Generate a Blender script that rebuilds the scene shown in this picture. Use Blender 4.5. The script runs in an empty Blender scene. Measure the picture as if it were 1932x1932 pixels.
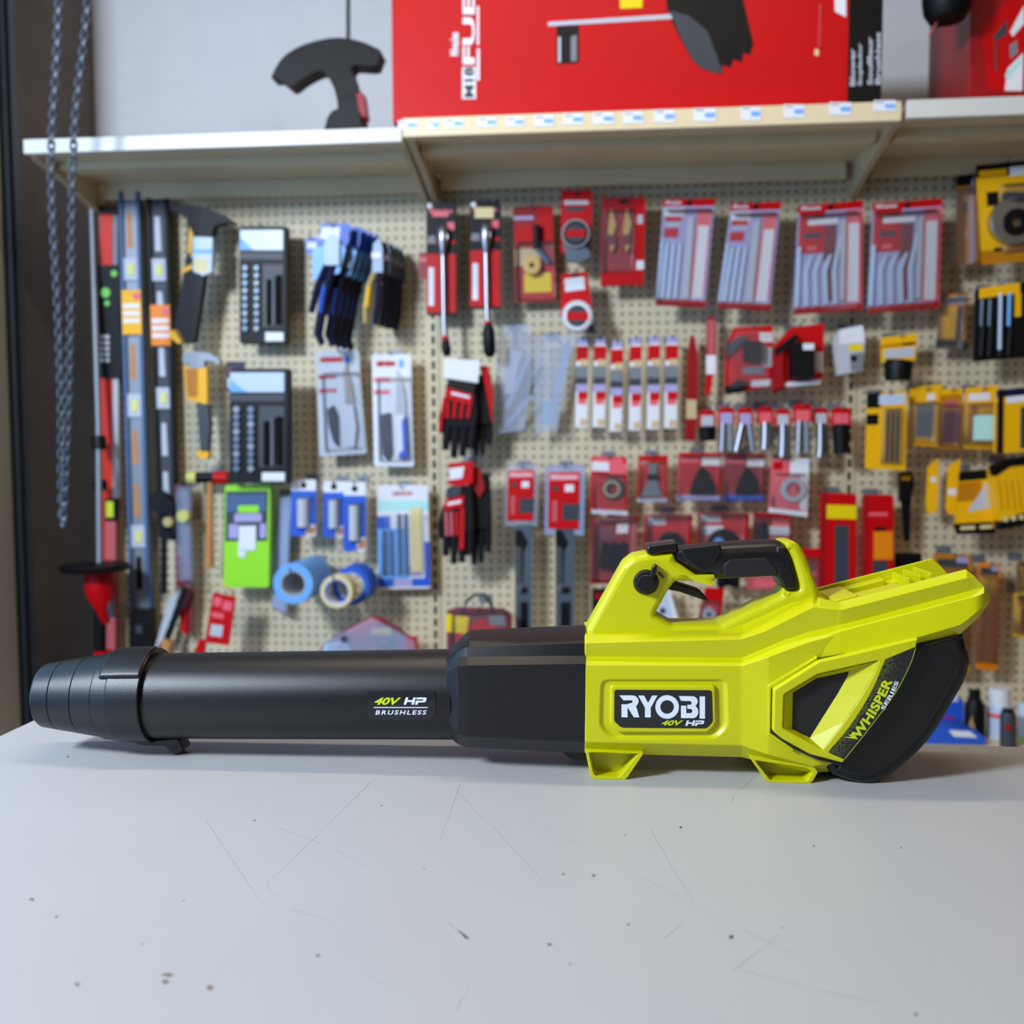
import bpy, bmesh, math, random
from mathutils import Vector, Matrix
R = math.radians
random.seed(7)
C = bpy.context.scene.collection
sc = bpy.context.scene

# ------------------------------------------------------------------ camera, world, lights
F = 1850.0; CX = CY = 966.0
TABLE_Z = 0.95; CAM = Vector((0, 0, TABLE_Z + 0.3082))
PITCH = math.atan(121 / F); ROLL = -0.0035
cam_d = bpy.data.cameras.new('camera'); cam = bpy.data.objects.new('camera', cam_d); C.objects.link(cam)
M3 = (Matrix.Rotation(R(90) - PITCH, 3, 'X') @ Matrix.Rotation(ROLL, 3, 'Z'))
cam.matrix_world = Matrix.Translation(CAM) @ M3.to_4x4()
cam_d.sensor_width = 36; cam_d.lens = 36 * F / 1932; cam_d.clip_start = 0.05
cam_d.dof.use_dof = True; cam_d.dof.focus_distance = 0.915; cam_d.dof.aperture_fstop = 5.0
sc.camera = cam
vs = sc.view_settings
vs.view_transform = 'Standard'; vs.look = 'None'; vs.exposure = -0.12; vs.gamma = 1.0; vs.use_curve_mapping = False

world = bpy.data.worlds.new('world'); sc.world = world; world.use_nodes = True
bg = world.node_tree.nodes['Background']; bg.inputs[0].default_value = (1.0, 0.84, 0.66, 1); bg.inputs[1].default_value = 0.09

WA = R(5.2)                      # the display wall is turned slightly, its right end nearer
WT = Vector((math.cos(WA), -math.sin(WA), 0)); WN = Vector((-math.sin(WA), -math.cos(WA), 0)); W0 = Vector((0, 2.86, 0))
def area(name, loc, target, sx, sy, power, col, spread=180):
    l = bpy.data.lights.new(name, 'AREA'); l.shape = 'RECTANGLE'; l.size = sx; l.size_y = sy; l.energy = power; l.color = col
    l.spread = R(spread)
    o = bpy.data.objects.new(name, l); C.objects.link(o); o.location = loc
    o.rotation_euler = (Vector(target) - Vector(loc)).to_track_quat('-Z', 'Y').to_euler(); return o
# daylight through the roller door opening on the left; two rows of ceiling lamps
area('daylight_door', (-1.62, 0.75, 1.70), (1.0, 0.95, 1.35), 3.0, 2.0, 44, (0.26, 0.55, 1.0))
area('daylight_door_sky', (-1.85, -0.35, 2.6), (0.3, 2.6, 1.35), 0.5, 0.5, 132, (0.78, 0.88, 1.0))
area('ceiling_strip_light', (-0.05, 1.30, 3.1), (-0.05, 1.20, 0), 1.5, 0.12, 21, (1.0, 0.86, 0.70))
area('ceiling_strip_light_rear', (1.2, -0.9, 3.1), (0.8, 1.6, 1.0), 1.2, 0.3, 7, (1.0, 0.80, 0.58))

# ------------------------------------------------------------------ materials
def lin(c): return tuple(((v / 255) / 12.92 if v / 255 <= 0.04045 else ((v / 255 + 0.055) / 1.055) ** 2.4) for v in c) + (1,)
MATS = {}
def mat(name, col, rough=0.5, metal=0.0, spec=0.5, bump=0.0, bscale=300.0, var=0.0, trans=0.0, alpha=1.0, coat=0.0):
    if name in MATS: return MATS[name]
    m = bpy.data.materials.new(name); m.use_nodes = True; nt = m.node_tree; b = nt.nodes['Principled BSDF']
    c = lin(col); b.inputs['Base Color'].default_value = c; b.inputs['Roughness'].default_value = rough
    b.inputs['Metallic'].default_value = metal; b.inputs['Specular IOR Level'].default_value = spec
    b.inputs['Transmission Weight'].default_value = trans; b.inputs['Alpha'].default_value = alpha; b.inputs['Coat Weight'].default_value = coat
    tc = nt.nodes.new('ShaderNodeTexCoord'); n = nt.nodes.new('ShaderNodeTexNoise'); n.inputs['Scale'].default_value = bscale
    nt.links.new(tc.outputs['Object'], n.inputs['Vector'])
    if bump:
        bp = nt.nodes.new('ShaderNodeBump'); bp.inputs['Strength'].default_value = bump; bp.inputs['Distance'].default_value = 0.0006
        nt.links.new(n.outputs['Fac'], bp.inputs['Height']); nt.links.new(bp.outputs['Normal'], b.inputs['Normal'])
    n2 = nt.nodes.new('ShaderNodeTexNoise'); n2.inputs['Scale'].default_value = 9; nt.links.new(tc.outputs['Object'], n2.inputs['Vector'])
    mx = nt.nodes.new('ShaderNodeMix'); mx.data_type = 'RGBA'; v = max(var, 0.03)
    mx.inputs[6].default_value = tuple(x * (1 - v) for x in c[:3]) + (1,); mx.inputs[7].default_value = tuple(min(1, x * (1 + v)) for x in c[:3]) + (1,)
    nt.links.new(n2.outputs['Fac'], mx.inputs[0]); nt.links.new(mx.outputs[2], b.inputs['Base Color'])
    MATS[name] = m; return m
YEL = mat('lime_plastic', (196, 193, 0), 0.36, bump=0.06, bscale=1400)
BLK = mat('black_plastic', (11, 11, 13), 0.36, spec=.5, bump=0.25, bscale=1800)
BLKS = mat('black_satin_plastic', (12, 12, 14), 0.30)
RUB = mat('black_rubber', (20, 20, 21), 0.6, bump=0.3, bscale=900)
INK = mat('badge_black', (30, 31, 33), 0.45)
WHT = mat('print_white', (222, 226, 240), 0.4)
LIM = mat('print_lime', (196, 212, 20), 0.4)
def flat(name, c, r=0.45, **k): return mat(name, c, r, **{'spec': .3, **k})
K = {
 'red': flat('card_red', (192, 2, 10), .45, spec=.2), 'dred': flat('card_dark_red', (150, 12, 20), .4), 'pink': flat('card_pink', (232, 100, 110), .35),
 'black': flat('card_black', (7, 7, 9), .5, spec=.22), 'grey': flat('card_grey', (120, 125, 132), .45), 'dgrey': flat('dark_grey', (58, 62, 70), .45),
 'white': flat('card_white', (225, 226, 232), .45), 'lgrey': flat('light_grey', (185, 190, 200), .4), 'yellow': flat('card_yellow', (235, 205, 10), .4),
 'amber': flat('card_amber', (240, 178, 10), .4), 'damber': flat('card_deep_amber', (190, 120, 10), .4), 'orange': flat('card_orange', (235, 130, 10), .4),
 'blue': flat('card_blue', (40, 90, 200), .4), 'sky': flat('card_sky', (110, 170, 235), .4), 'navy': flat('card_navy', (14, 18, 52), .4),
 'green': flat('card_green', (150, 225, 40), .4), 'lilac': flat('card_lilac', (168, 162, 205), .4), 'teal': flat('label_teal', (175, 225, 220), .5),
 'chrome': mat('chrome', (170, 172, 178), .34, metal=1), 'steel': mat('brushed_steel', (128, 134, 142), .48, metal=.5), 'dsteel': mat('dark_steel', (92, 104, 118), .4, metal=.5),
 'gold': flat('brass_tone', (205, 175, 110), .3, metal=.5), 'wood': flat('handle_wood', (190, 130, 80), .5, var=.2), 'cream': flat('cream_paper', (222, 205, 150), .5),
 'vial': flat('level_vial', (225, 220, 120), .2), 'rubber': RUB, 'bluegrey': flat('blue_grey_paint', (75, 100, 140), .4), 'tan': flat('tan_print', (205, 180, 140), .45),
 'glove': flat('glove_black', (18, 18, 22), .85, bump=.5, bscale=500), 'glovered': flat('glove_red', (190, 15, 20), .8),
 'orangered': flat('level_red', (205, 38, 10), .4), 'plum': flat('plum_tint', (120, 50, 60), .4), 'rose': flat('rose_paint', (190, 90, 95), .45),
 'vgreen': flat('vial_green', (120, 200, 90), .3), 'pale': flat('pale_blue_plastic', (188, 204, 228), .3), 'lenox': flat('blade_grey', (140, 130, 125), .4)}
def glassy(name, tint, body, rough):
    m = bpy.data.materials.new(name); m.use_nodes = True; nt = m.node_tree; nt.nodes.remove(nt.nodes['Principled BSDF']); out = nt.nodes['Material Output']
    t = nt.nodes.new('ShaderNodeBsdfTransparent'); g = nt.nodes.new('ShaderNodeBsdfGlossy'); g.inputs['Roughness'].default_value = rough
    d = nt.nodes.new('ShaderNodeBsdfDiffuse'); d.inputs[0].default_value = lin(tint); fr = nt.nodes.new('ShaderNodeFresnel'); fr.inputs[0].default_value = 1.45
    a = nt.nodes.new('ShaderNodeMixShader'); a.inputs[0].default_value = body; nt.links.new(t.outputs[0], a.inputs[1]); nt.links.new(d.outputs[0], a.inputs[2])
    b = nt.nodes.new('ShaderNodeMixShader'); nt.links.new(fr.outputs[0], b.inputs[0]); nt.links.new(a.outputs[0], b.inputs[1]); nt.links.new(g.outputs[0], b.inputs[2]); nt.links.new(b.outputs[0], out.inputs[0])
    tc = nt.nodes.new('ShaderNodeTexCoord'); n = nt.nodes.new('ShaderNodeTexNoise'); n.inputs['Scale'].default_value = 26; bp = nt.nodes.new('ShaderNodeBump'); bp.inputs['Strength'].default_value = .5; bp.inputs['Distance'].default_value = .004
    nt.links.new(tc.outputs['Object'], n.inputs['Vector']); nt.links.new(n.outputs['Fac'], bp.inputs['Height']); nt.links.new(bp.outputs[0], g.inputs['Normal']); return m
CLEAR = glassy('clear_plastic', (230, 236, 250), .03, .12)
FILM = glassy('clear_film', (190, 205, 235), .28, .14)
FILMW = glassy('milky_film', (170, 185, 225), .55, .2)
K['clear'] = CLEAR; K['film'] = FILM; K['milky'] = FILMW

# ------------------------------------------------------------------ pixel rays
def ray(px, py): return (M3 @ Vector(((px - CX) / F, -(py - CY) / F, -1))).normalized()
def hit(px, py, o, n):
    d = ray(px, py); return CAM + d * ((o - CAM).dot(n) / d.dot(n))
# display wall frame: s along the wall, d out of the wall, z up
def W(px, py, d):
    p = hit(px, py, W0 + WN * d, WN); return ((p - W0).dot(WT), p.z)
def wloc(s, d, z): return W0 + WT * s + WN * d + Vector((0, 0, z))
# blower frame: u along, v toward the viewer, w up from the table
BA = R(4.0); BT = Vector((math.cos(BA), -math.sin(BA), 0)); BN = Vector((-math.sin(BA), -math.cos(BA), 0)); B0 = Vector((0, 0.9575, TABLE_Z))
def P(px, py, v=0.0):
    p = hit(px, py, B0 + BN * v, BN); return ((p - B0).dot(BT), p.z - TABLE_Z)

# ------------------------------------------------------------------ mesh helpers
class MB:
    def __init__(s): s.v = []; s.f = []; s.m = []; s.mats = []
    def mi(s, m):
        if m not in s.mats: s.mats.append(m)
        return s.mats.index(m)
    def add(s, vs, fs, m):
        b = len(s.v); s.v += [tuple(p) for p in vs]; k = s.mi(m)
        for f in fs: s.f.append(tuple(b + i for i in f)); s.m.append(k)
    def prism(s, pts, y0, y1, m, pts1=None):      # pts in (x,z); y0 back, y1 front (toward -y)
        n = len(pts); a = sum(pts[i][0] * pts[(i + 1) % n][1] - pts[(i + 1) % n][0] * pts[i][1] for i in range(n))
        if a < 0: pts = pts[::-1]; pts1 = pts1[::-1] if pts1 else None
        q = pts1 or pts
        vs = [(x, y0, z) for x, z in pts] + [(x, y1, z) for x, z in q]
        fs = [tuple(range(n - 1, -1, -1)), tuple(range(n, 2 * n))] + [(i, (i + 1) % n, n + (i + 1) % n, n + i) for i in range(n)]
        s.add(vs, fs, m)
    def loft(s, rings, m, cap0=True, cap1=True, closed=True):
        n = len(rings[0]); vs = [p for r in rings for p in r]; fs = []
        for i in range(len(rings) - 1):
            for j in range(n if closed else n - 1):
                k = (j + 1) % n; fs.append((i * n + j, i * n + k, (i + 1) * n + k, (i + 1) * n + j))
        if cap0: fs.append(tuple(range(n - 1, -1, -1)))
        if cap1: fs.append(tuple((len(rings) - 1) * n + j for j in range(n)))
        s.add(vs, fs, m)
    def tube(s, path, r, m, n=8, cap=True):
        P_ = [Vector(p) for p in path]; rings = []
        for i, p in enumerate(P_):
            t = (P_[min(i + 1, len(P_) - 1)] - P_[max(i - 1, 0)]).normalized()
            up = Vector((0, 0, 1)) if abs(t.z) < .9 else Vector((1, 0, 0)); a = t.cross(up).normalized(); b = a.cross(t)
            rr = r[i] if isinstance(r, (list, tuple)) else r
            rings.append([p + (a * math.cos(2 * math.pi * k / n) + b * math.sin(2 * math.pi * k / n)) * rr for k in range(n)])
        s.loft(rings, m, cap, cap)
    def lathe(s, prof, o, ax, m, n=32, closed=False):   # prof [(t along axis, r)]
        ax = Vector(ax).normalized(); up = Vector((0, 0, 1)) if abs(ax.z) < .9 else Vector((1, 0, 0)); a = ax.cross(up).normalized(); b = ax.cross(a)
        o = Vector(o); rings = [[o + ax * t + (a * math.cos(2 * math.pi * k / n) + b * math.sin(2 * math.pi * k / n)) * max(r, 1e-5) for k in range(n)] for t, r in prof]
        if closed: rings.append(rings[0])
        s.loft(rings, m, not closed, not closed)
    def box(s, a, b, m):
        x0, y0, z0 = a; x1, y1, z1 = b; s.prism([(x0, z0), (x1, z0), (x1, z1), (x0, z1)], max(y0, y1), min(y0, y1), m)
    def mesh(s, name, smooth=False, fix=True):
        me = bpy.data.meshes.new(name); me.from_pydata(s.v, [], s.f); me.validate(clean_customdata=False)
        for m in s.mats: me.materials.append(m)
        if len(me.polygons) == len(s.m): me.polygons.foreach_set('material_index', s.m)
        if fix:
            bm = bmesh.new(); bm.from_mesh(me); bmesh.ops.recalc_face_normals(bm, faces=bm.faces); bm.to_mesh(me); bm.free()
        if smooth: me.shade_smooth(); me.set_sharp_from_angle(angle=R(smooth if smooth is not True else 32))
        return me
    def obj(s, name, parent=None, smooth=False, bevel=0):
        o = bpy.data.objects.new(name, s.mesh(name, smooth)); C.objects.link(o); o.parent = parent
        if bevel:
            bv = o.modifiers.new('bevel', 'BEVEL'); bv.width = bevel; bv.segments = 2; bv.limit_method = 'ANGLE'; bv.angle_limit = R(25)
            o.data.shade_smooth(); wn = o.modifiers.new('wn', 'WEIGHTED_NORMAL'); wn.keep_sharp = True
        return o
def tag(o, label=None, cat=None, group=None, kind=None):
    if label: o['label'] = label
    if cat: o['category'] = cat
    if group: o['group'] = group
    if kind: o['kind'] = kind
    return o
def empty(name, loc, rz=0):
    o = bpy.data.objects.new(name, None); C.objects.link(o); o.location = loc; o.rotation_euler = (0, 0, rz); o.empty_display_size = .05; return o
def interp(l, x):
    if x <= l[0][0]: return l[0][1:]
    for a, b in zip(l, l[1:]):
        if x <= b[0]:
            t = (x - a[0]) / (b[0] - a[0]); return tuple(p + (q - p) * t for p, q in zip(a[1:], b[1:]))
    return l[-1][1:]
def rnd(pts, r, seg=4):
    out = []; n = len(pts)
    for i in range(n):
        p = Vector(pts[i]); a = Vector(pts[i - 1]); b = Vector(pts[(i + 1) % n])
        la, lb = (a - p).length, (b - p).length; k = min(r, la * .45, lb * .45)
        s_ = p + (a - p) / la * k; e = p + (b - p) / lb * k
        for j in range(seg + 1):
            t = j / seg; q = s_ * (1 - t) ** 2 + p * 2 * t * (1 - t) + e * t * t; out.append((q.x, q.y))
    return out
def smooth_open(pts, n=6):
    o = []
    for i in range(len(pts) - 1):
        p0 = Vector(pts[max(i - 1, 0)]); p1 = Vector(pts[i]); p2 = Vector(pts[i + 1]); p3 = Vector(pts[min(i + 2, len(pts) - 1)])
        for k in range(n):
            t = k / n; q = .5 * ((2 * p1) + (p2 - p0) * t + (2 * p0 - 5 * p1 + 4 * p2 - p3) * t * t + (3 * p1 - p0 - 3 * p2 + p3) * t ** 3); o.append((q.x, q.y))
    o.append(tuple(pts[-1])); return o
def curve_geo(loops, half, bev=0.0, res=2):
    cd = bpy.data.curves.new('tmp', 'CURVE'); cd.dimensions = '2D'; cd.fill_mode = 'BOTH'; cd.extrude = max(half - bev, 1e-5); cd.bevel_depth = bev; cd.bevel_resolution = res; cd.offset = -bev
    for l in loops:
        sp = cd.splines.new('POLY'); sp.points.add(len(l) - 1)
        for p, q in zip(sp.points, l): p.co = (q[0], q[1], 0, 1)
        sp.use_cyclic_u = True
    o = bpy.data.objects.new('tmp', cd); me = bpy.data.meshes.new_from_object(o)
    vs = [v.co.copy() for v in me.vertices]; fs = [tuple(p.vertices) for p in me.polygons]
    bpy.data.objects.remove(o); bpy.data.curves.remove(cd); bpy.data.meshes.remove(me); return vs, fs
def plate(mb, loops_px, v0, v1, m, bev=0.0, vref=None, raw=False):
    """plate in the blower frame between depths v0 (far) and v1 (near); outline in pixels seen at depth vref"""
    vref = v1 if vref is None else vref
    loops = [[P(x, y, vref) for x, y in l] for l in loops_px] if not raw else loops_px
    vs, fs = curve_geo(loops, abs(v1 - v0) / 2, bev); c = (v0 + v1) / 2
    mb.add([(p.x, -(c + p.z), p.y) for p in vs], fs, m)
def text_geo(body, size=1.0, shear=0.0, offset=0.0, extrude=0.0, spacing=1.0, wide=1.0):
    cd = bpy.data.curves.new('tmp', 'FONT'); cd.body = body; cd.size = size; cd.shear = shear; cd.offset = offset; cd.extrude = extrude; cd.space_character = spacing; cd.resolution_u = 4
    o = bpy.data.objects.new('tmp', cd); me = bpy.data.meshes.new_from_object(o)
    vs = [v.co.copy() for v in me.vertices]; fs = [tuple(p.vertices) for p in me.polygons]
    bpy.data.objects.remove(o); bpy.data.curves.remove(cd); bpy.data.meshes.remove(me)
    x0 = min(v.x for v in vs); x1 = max(v.x for v in vs); y0 = min(v.y for v in vs); y1 = max(v.y for v in vs)
    return [((v.x - x0) / (x1 - x0), (v.y - y0) / (y1 - y0), v.z) for v in vs], fs      # unit box

# ------------------------------------------------------------------ setting
FLOOR = mat('concrete_floor', (120, 116, 110), .7, var=.2)
WALLW = mat('white_painted_wall', (208, 210, 214), .8, bump=.4, bscale=120, var=.05)
WALLB = mat('dark_brown_wall', (104, 92, 84), .8, bump=.5, bscale=60, var=.25)
LEFTW = mat('grey_wall_paint', (150, 140, 132), .8)
def struct(name, mb, **k): o = mb.obj(name, None, **k); o['kind'] = 'structure'; return o
m = MB(); m.box((-4, -3, -.05), (4, 5, 0), FLOOR); struct('floor', m)
def wall_quad(mb, s0, s1, d0, d1, z0, z1, mt):
    q = [wloc(s0, d0, 0), wloc(s1, d0, 0), wloc(s1, d1, 0), wloc(s0, d1, 0)]
    vs = [(p.x, p.y, z0) for p in q] + [(p.x, p.y, z1) for p in q]
    mb.add(vs, [(3, 2, 1, 0), (4, 5, 6, 7), (0, 1, 5, 4), (1, 2, 6, 5), (2, 3, 7, 6), (3, 0, 4, 7)], mt)
DB = -.35                        # the painted wall stands behind the shelving
SL = W(176, 100, DB)[0]
def d_at(px):                    # distance out from the display wall at which the left wall plane meets this pixel column
    lo, hi = DB, 1.2
    for _ in range(40):
        md = (lo + hi) / 2
        if W(px, 600, md)[0] < SL: lo = md
        else: hi = md
    lo2 = min((abs(W(px, 600, DB + k * .002)[0] - SL), DB + k * .002) for k in range(800)); return lo2[1]
m = MB(); wall_quad(m, SL - .6, 3.2, DB - .08, DB, 0, 3.3, WALLW); struct('wall_back', m)
dA, dBq, dC, dD = d_at(43), d_at(22), d_at(14), d_at(-90)
m = MB(); wall_quad(m, SL - .16, SL, DB, dA, 0, 3.3, WALLB); struct('wall_left', m)
SLATE = mat('slate_steel_track', (66, 74, 82), .4, metal=.4); TRIMB = mat('beige_trim', (176, 170, 158), .6); BRN = mat('brown_edge', (90, 66, 50), .6)
m = MB()
wall_quad(m, SL - .20, SL + .006, dA, dA + .03, 0, 3.3, SLATE); wall_quad(m, SL - .20, SL - .012, dA + .03, dA + .055, 0, 3.3, mat('light_slate', (120, 128, 142), .35, metal=.3))
wall_quad(m, SL - .20, SL + .008, dA + .055, dBq, 0, 3.3, SLATE); struct('trim_1', m)
m = MB(); wall_quad(m, SL - .22, SL - .02, dBq, dBq + .02, 0, 3.3, TRIMB); wall_quad(m, SL - .22, SL - .015, dBq + .02, dC, 0, 3.3, BRN); wall_quad(m, SL - .22, SL - .005, dC, dD, 0, 3.3, TRIMB); struct('trim_2', m)

# pegboard with its grid of holes
def peg_mat():
    m_ = mat('pegboard', (212, 198, 166), .55); nt = m_.node_tree; b = nt.nodes['Principled BSDF']
    tc = nt.nodes.new('ShaderNodeTexCoord'); sx = nt.nodes.new('ShaderNodeSeparateXYZ'); nt.links.new(tc.outputs['Object'], sx.inputs[0])
    def mth(op, a, v=None, b2=None):
        n = nt.nodes.new('ShaderNodeMath'); n.operation = op; nt.links.new(a, n.inputs[0])
        if v is not None: n.inputs[1].default_value = v
        if b2 is not None: nt.links.new(b2, n.inputs[1])
        return n.outputs[0]
    def cell(o): a = mth('FRACT', mth('DIVIDE', o, .0254)); a = mth('SUBTRACT', a, .5); return mth('MULTIPLY', a, None, a)
    r2 = mth('ADD', cell(sx.outputs[0]), None, cell(sx.outputs[2])); hole = mth('LESS_THAN', r2, .044)
    src = b.inputs['Base Color'].links[0].from_socket; mx = nt.nodes.new('ShaderNodeMix'); mx.data_type = 'RGBA'
    nt.links.new(hole, mx.inputs[0]); nt.links.new(src, mx.inputs[6]); mx.inputs[7].default_value = lin((134, 124, 102)); nt.links.new(mx.outputs[2], b.inputs['Base Color']); return m_
PEG = peg_mat(); CREAM = mat('cream_enamel', (212, 198, 165), .4); SLOT = mat('dark_slot', (25, 24, 24), .8); SHEL = mat('shelf_enamel', (222, 204, 166), .4)
U = [W(58, 285, .38)[0], W(819, 800, 0)[0], W(1603, 800, 0)[0]]; U.append(U[2] + 1.22)
ZT = 2.13
for i, nm in enumerate(['cream pegboard panel of the left bay hung with hammers and pliers', 'cream pegboard panel of the middle bay hung with red carded tools', 'cream pegboard panel of the right bay hung with yellow carded tools']):
    r = empty('pegboard_panel', wloc(U[i], 0, 0), -WA); tag(r, nm, 'pegboard')
    m = MB(); m.box((.016, 0, .15), (U[i + 1] - U[i] - .016, .012, ZT), PEG); m.obj('board', r)
    m = MB(); m.box((.016, -.012, ZT - .005), (U[i + 1] - U[i] - .016, .02, ZT + .03), CREAM); m.obj('top_rail', r)
for i, nm in enumerate(['slotted steel upright at the dark left wall end', 'slotted steel upright between the left and middle bays', 'slotted steel upright between the middle and right bays']):
    r = empty('shelf_upright', wloc(U[i], 0, 0), -WA); tag(r, nm, 'upright')
    m = MB(); m.box((-.015, -.004, 0), (.015, .045, ZT + .02), CREAM); m.obj('post', r)
    m = MB()
    for k in range(50): m.box((-.0045, -.0055, .3 + k * .036), (.0045, -.003, .3 + k * .036 + .023), SLOT)
    s = m.obj('slot_column', r)
# shelves above the pegboard
def shelf(label, s0, s1, pxa, pya, thick, depth, lipm, right_end=True):
    """front lip top edge passes through pixel (pxa,pya) at distance depth"""
    z = W(pxa, pya, depth)[1]; L = s1 - s0
    r = empty('metal_shelf', wloc(s0, 0, z), -WA); tag(r, label, 'shelf')
    m = MB(); m.box((0.006, -.03, -.022), (L - .006, -depth + .012, -.002), SHEL)
    m.box((.03, -.03, -.068), (L - .03, -.05, -.022), SHEL)                         # rear stiffener
    m.box((.02, -depth * .55, -.042), (L - .02, -depth * .68, -.022), SHEL); m.obj('deck', r, bevel=.0015)
    m = MB(); m.box((0.002, -depth + .012, -thick), (L - .002, -depth, 0), lipm); m.box((0.004, -depth + .03, -thick), (L - .004, -depth + .012, -thick + .004), SHEL); m.obj('front_lip', r, bevel=.003)
    return r, z
def bracket(par, s, depth, nm='bracket', drop=.06, m_=None):
    m = MB(); pr = [(-.005, -.02), (-depth + .03, -.02), (-depth + .03, -.04), (-depth * .55, -.065), (-.02, -drop - .05), (-.005, -drop - .05)]
    for x in (s,):
        vs = [(x - .003, a, b) for a, b in pr] + [(x + .003, a, b) for a, b in pr]; n = len(pr)
        m.add(vs, [tuple(range(n)), tuple(range(2 * n - 1, n - 1, -1))] + [(i, n + i, n + (i + 1) % n, (i + 1) % n) for i in range(n)], m_ or SHEL)
        # folded flange along the slanted edge
        for a, b in zip(pr[2:5], pr[3:6]):
            m.add([(x - .008, a[0], a[1]), (x + .008, a[0], a[1]), (x + .008, b[0], b[1]), (x - .008, b[0], b[1])], [(0, 1, 2, 3)], m_ or SHEL)
    return m.obj(nm, par)
SD = 0.45
LIPW = mat('white_price_rail', (206, 206, 200), .35)
sh1, z1 = shelf('lower cream metal shelf with empty white front rail above hammers', U[0] - .01, U[1] - .004, 400, 251, .036, .40, LIPW)
bracket(sh1, .012, .40); bracket(sh1, U[1] - U[0], .40)
sh2, z2 = shelf('cream metal shelf with row of price tags holding large red box', U[1] + .004, U[2] - .004, 1242, 206, .045, SD, SHEL)
bracket(sh2, .012, SD, m_=None); bracket(sh2, U[2] - U[1] - .012, SD)
sh3, z3 = shelf('cream metal shelf at top right above yellow blister packs', U[2] + .004, U[3], 1830, 184, .042, SD, LIPW)

# ------------------------------------------------------------------ table
TA = R(6.6); TAB = mat('white_laminate', (174, 173, 172), .42, var=.02)
def table():
    c = hit(75, 1353, Vector((0, 0, TABLE_Z)), Vector((0, 0, 1)))
    r = empty('work_table', (c.x, c.y, TABLE_Z), -TA); tag(r, 'large white laminate counter with fine scratches under the leaf blower', 'table')
    m = MB(); m.box((0, 0, -.04), (2.4, -1.9, 0), TAB); m.obj('table_top', r, bevel=.002)
    m = MB()
    for x in (.05, 2.3): m.box((x, -.1, -TABLE_Z), (x + .05, -1.8, -.04), mat('table_base_grey', (150, 150, 152), .6))
    m.box((.1, -.15, -TABLE_Z), (2.3, -.18, -.04), MATS['table_base_grey']); m.obj('base_panel', r)
    # scratches and stains, each a thin mark on the laminate
    sm = mat('scratch_grey', (150, 151, 156), .6); st = mat('stain_brown', (120, 108, 100), .6); sp = mat('dark_speck', (60, 58, 60), .6)
    inv = (Matrix.Translation((c.x, c.y, TABLE_Z)) @ Matrix.Rotation(-TA, 4, 'Z')).inverted()
    def tp(px, py): return inv @ hit(px, py, Vector((0, 0, TABLE_Z)), Vector((0, 0, 1)))
    m = MB()
    def line(pts, w, mt):
        pts = [tp(*p) for p in pts]
        for a, b in zip(pts, pts[1:]):
            t = (b - a).normalized(); n = Vector((-t.y, t.x, 0)) * w
            m.add([(a - n) + Vector((0, 0, .0002)), (b - n * .3) + Vector((0, 0, .0002)), (b + n * .3) + Vector((0, 0, .0002)), (a + n) + Vector((0, 0, .0002))], [(0, 1, 2, 3)], mt)
    for pts in [[(1005, 1548), (1200, 1650), (1400, 1755), (1565, 1830)], [(700, 1475), (600, 1575), (505, 1665), (505, 1678), (530, 1700)], [(805, 1435), (870, 1500), (915, 1550)], [(868, 1480), (828, 1590)],
                [(390, 1550), (440, 1625), (490, 1700)], [(520, 1560), (630, 1600), (750, 1670)], [(1225, 1560), (1270, 1640), (1310, 1705)], [(1400, 1830), (1550, 1870), (1700, 1900)], [(1340, 1630), (1420, 1672)],
                [(1385, 1830), (1470, 1765)], [(860, 1905), (885, 1862)], [(1750, 1812), (1795, 1838)], [(1810, 1405), (1932, 1520)], [(1430, 1460), (1385, 1500), (1378, 1520)], [(930, 1560), (1040, 1680)], [(550, 1715), (640, 1745)], [(1255, 1770), (1290, 1740)], [(690, 1835), (750, 1880)]]:
        line(pts, .00014, sm)
    line([(845, 1740), (865, 1757)], .0005, sm); line([(882, 1771), (864, 1755)], .0011, sp)
    for x, y, a, b, mt in [(60, 1697, 6, 3, st), (106, 1730, 2, 2, sp), (316, 1839, 11, 4, st), (312, 1852, 7, 5, st), (396, 1864, 7, 5, st), (145, 1857, 5, 3, st), (600, 1803, 4, 3, st), (1037, 1782, 4, 2, sp), (1062, 1649, 3, 2, st), (1120, 1652, 4, 3, st), (1379, 1768, 4, 3, sp),
                           (1728, 1914, 4, 3, sp), (1284, 1561, 2, 2, sp), (480, 1548, 2, 1, sp), (1475, 1750, 2, 2, st), (1185, 1745, 3, 2, st), (1075, 1819, 3, 2, st), (346, 1700, 2, 1, st), (128, 1428, 2, 1, sp), (1535, 1596, 2, 1, sp), (268, 1781, 2, 1, st), (1700, 1600, 1.5, 1, sp), (720, 1520, 1.5, 1, sp), (800, 1640, 1.5, 1, st), (1180, 1576, 1.5, 1, sp)]:
        q = []
        for k in range(9):
            an = k * 2 * math.pi / 9; rr = 1 + random.uniform(-.35, .3); q.append(tp(x + math.cos(an) * a * rr, y + math.sin(an) * b * rr) + Vector((0, 0, .0002)))
        m.add(q, [tuple(range(9))], mt)
    tag(m.obj('surface_scratches', r), kind='stuff'); return r
table()

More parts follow.
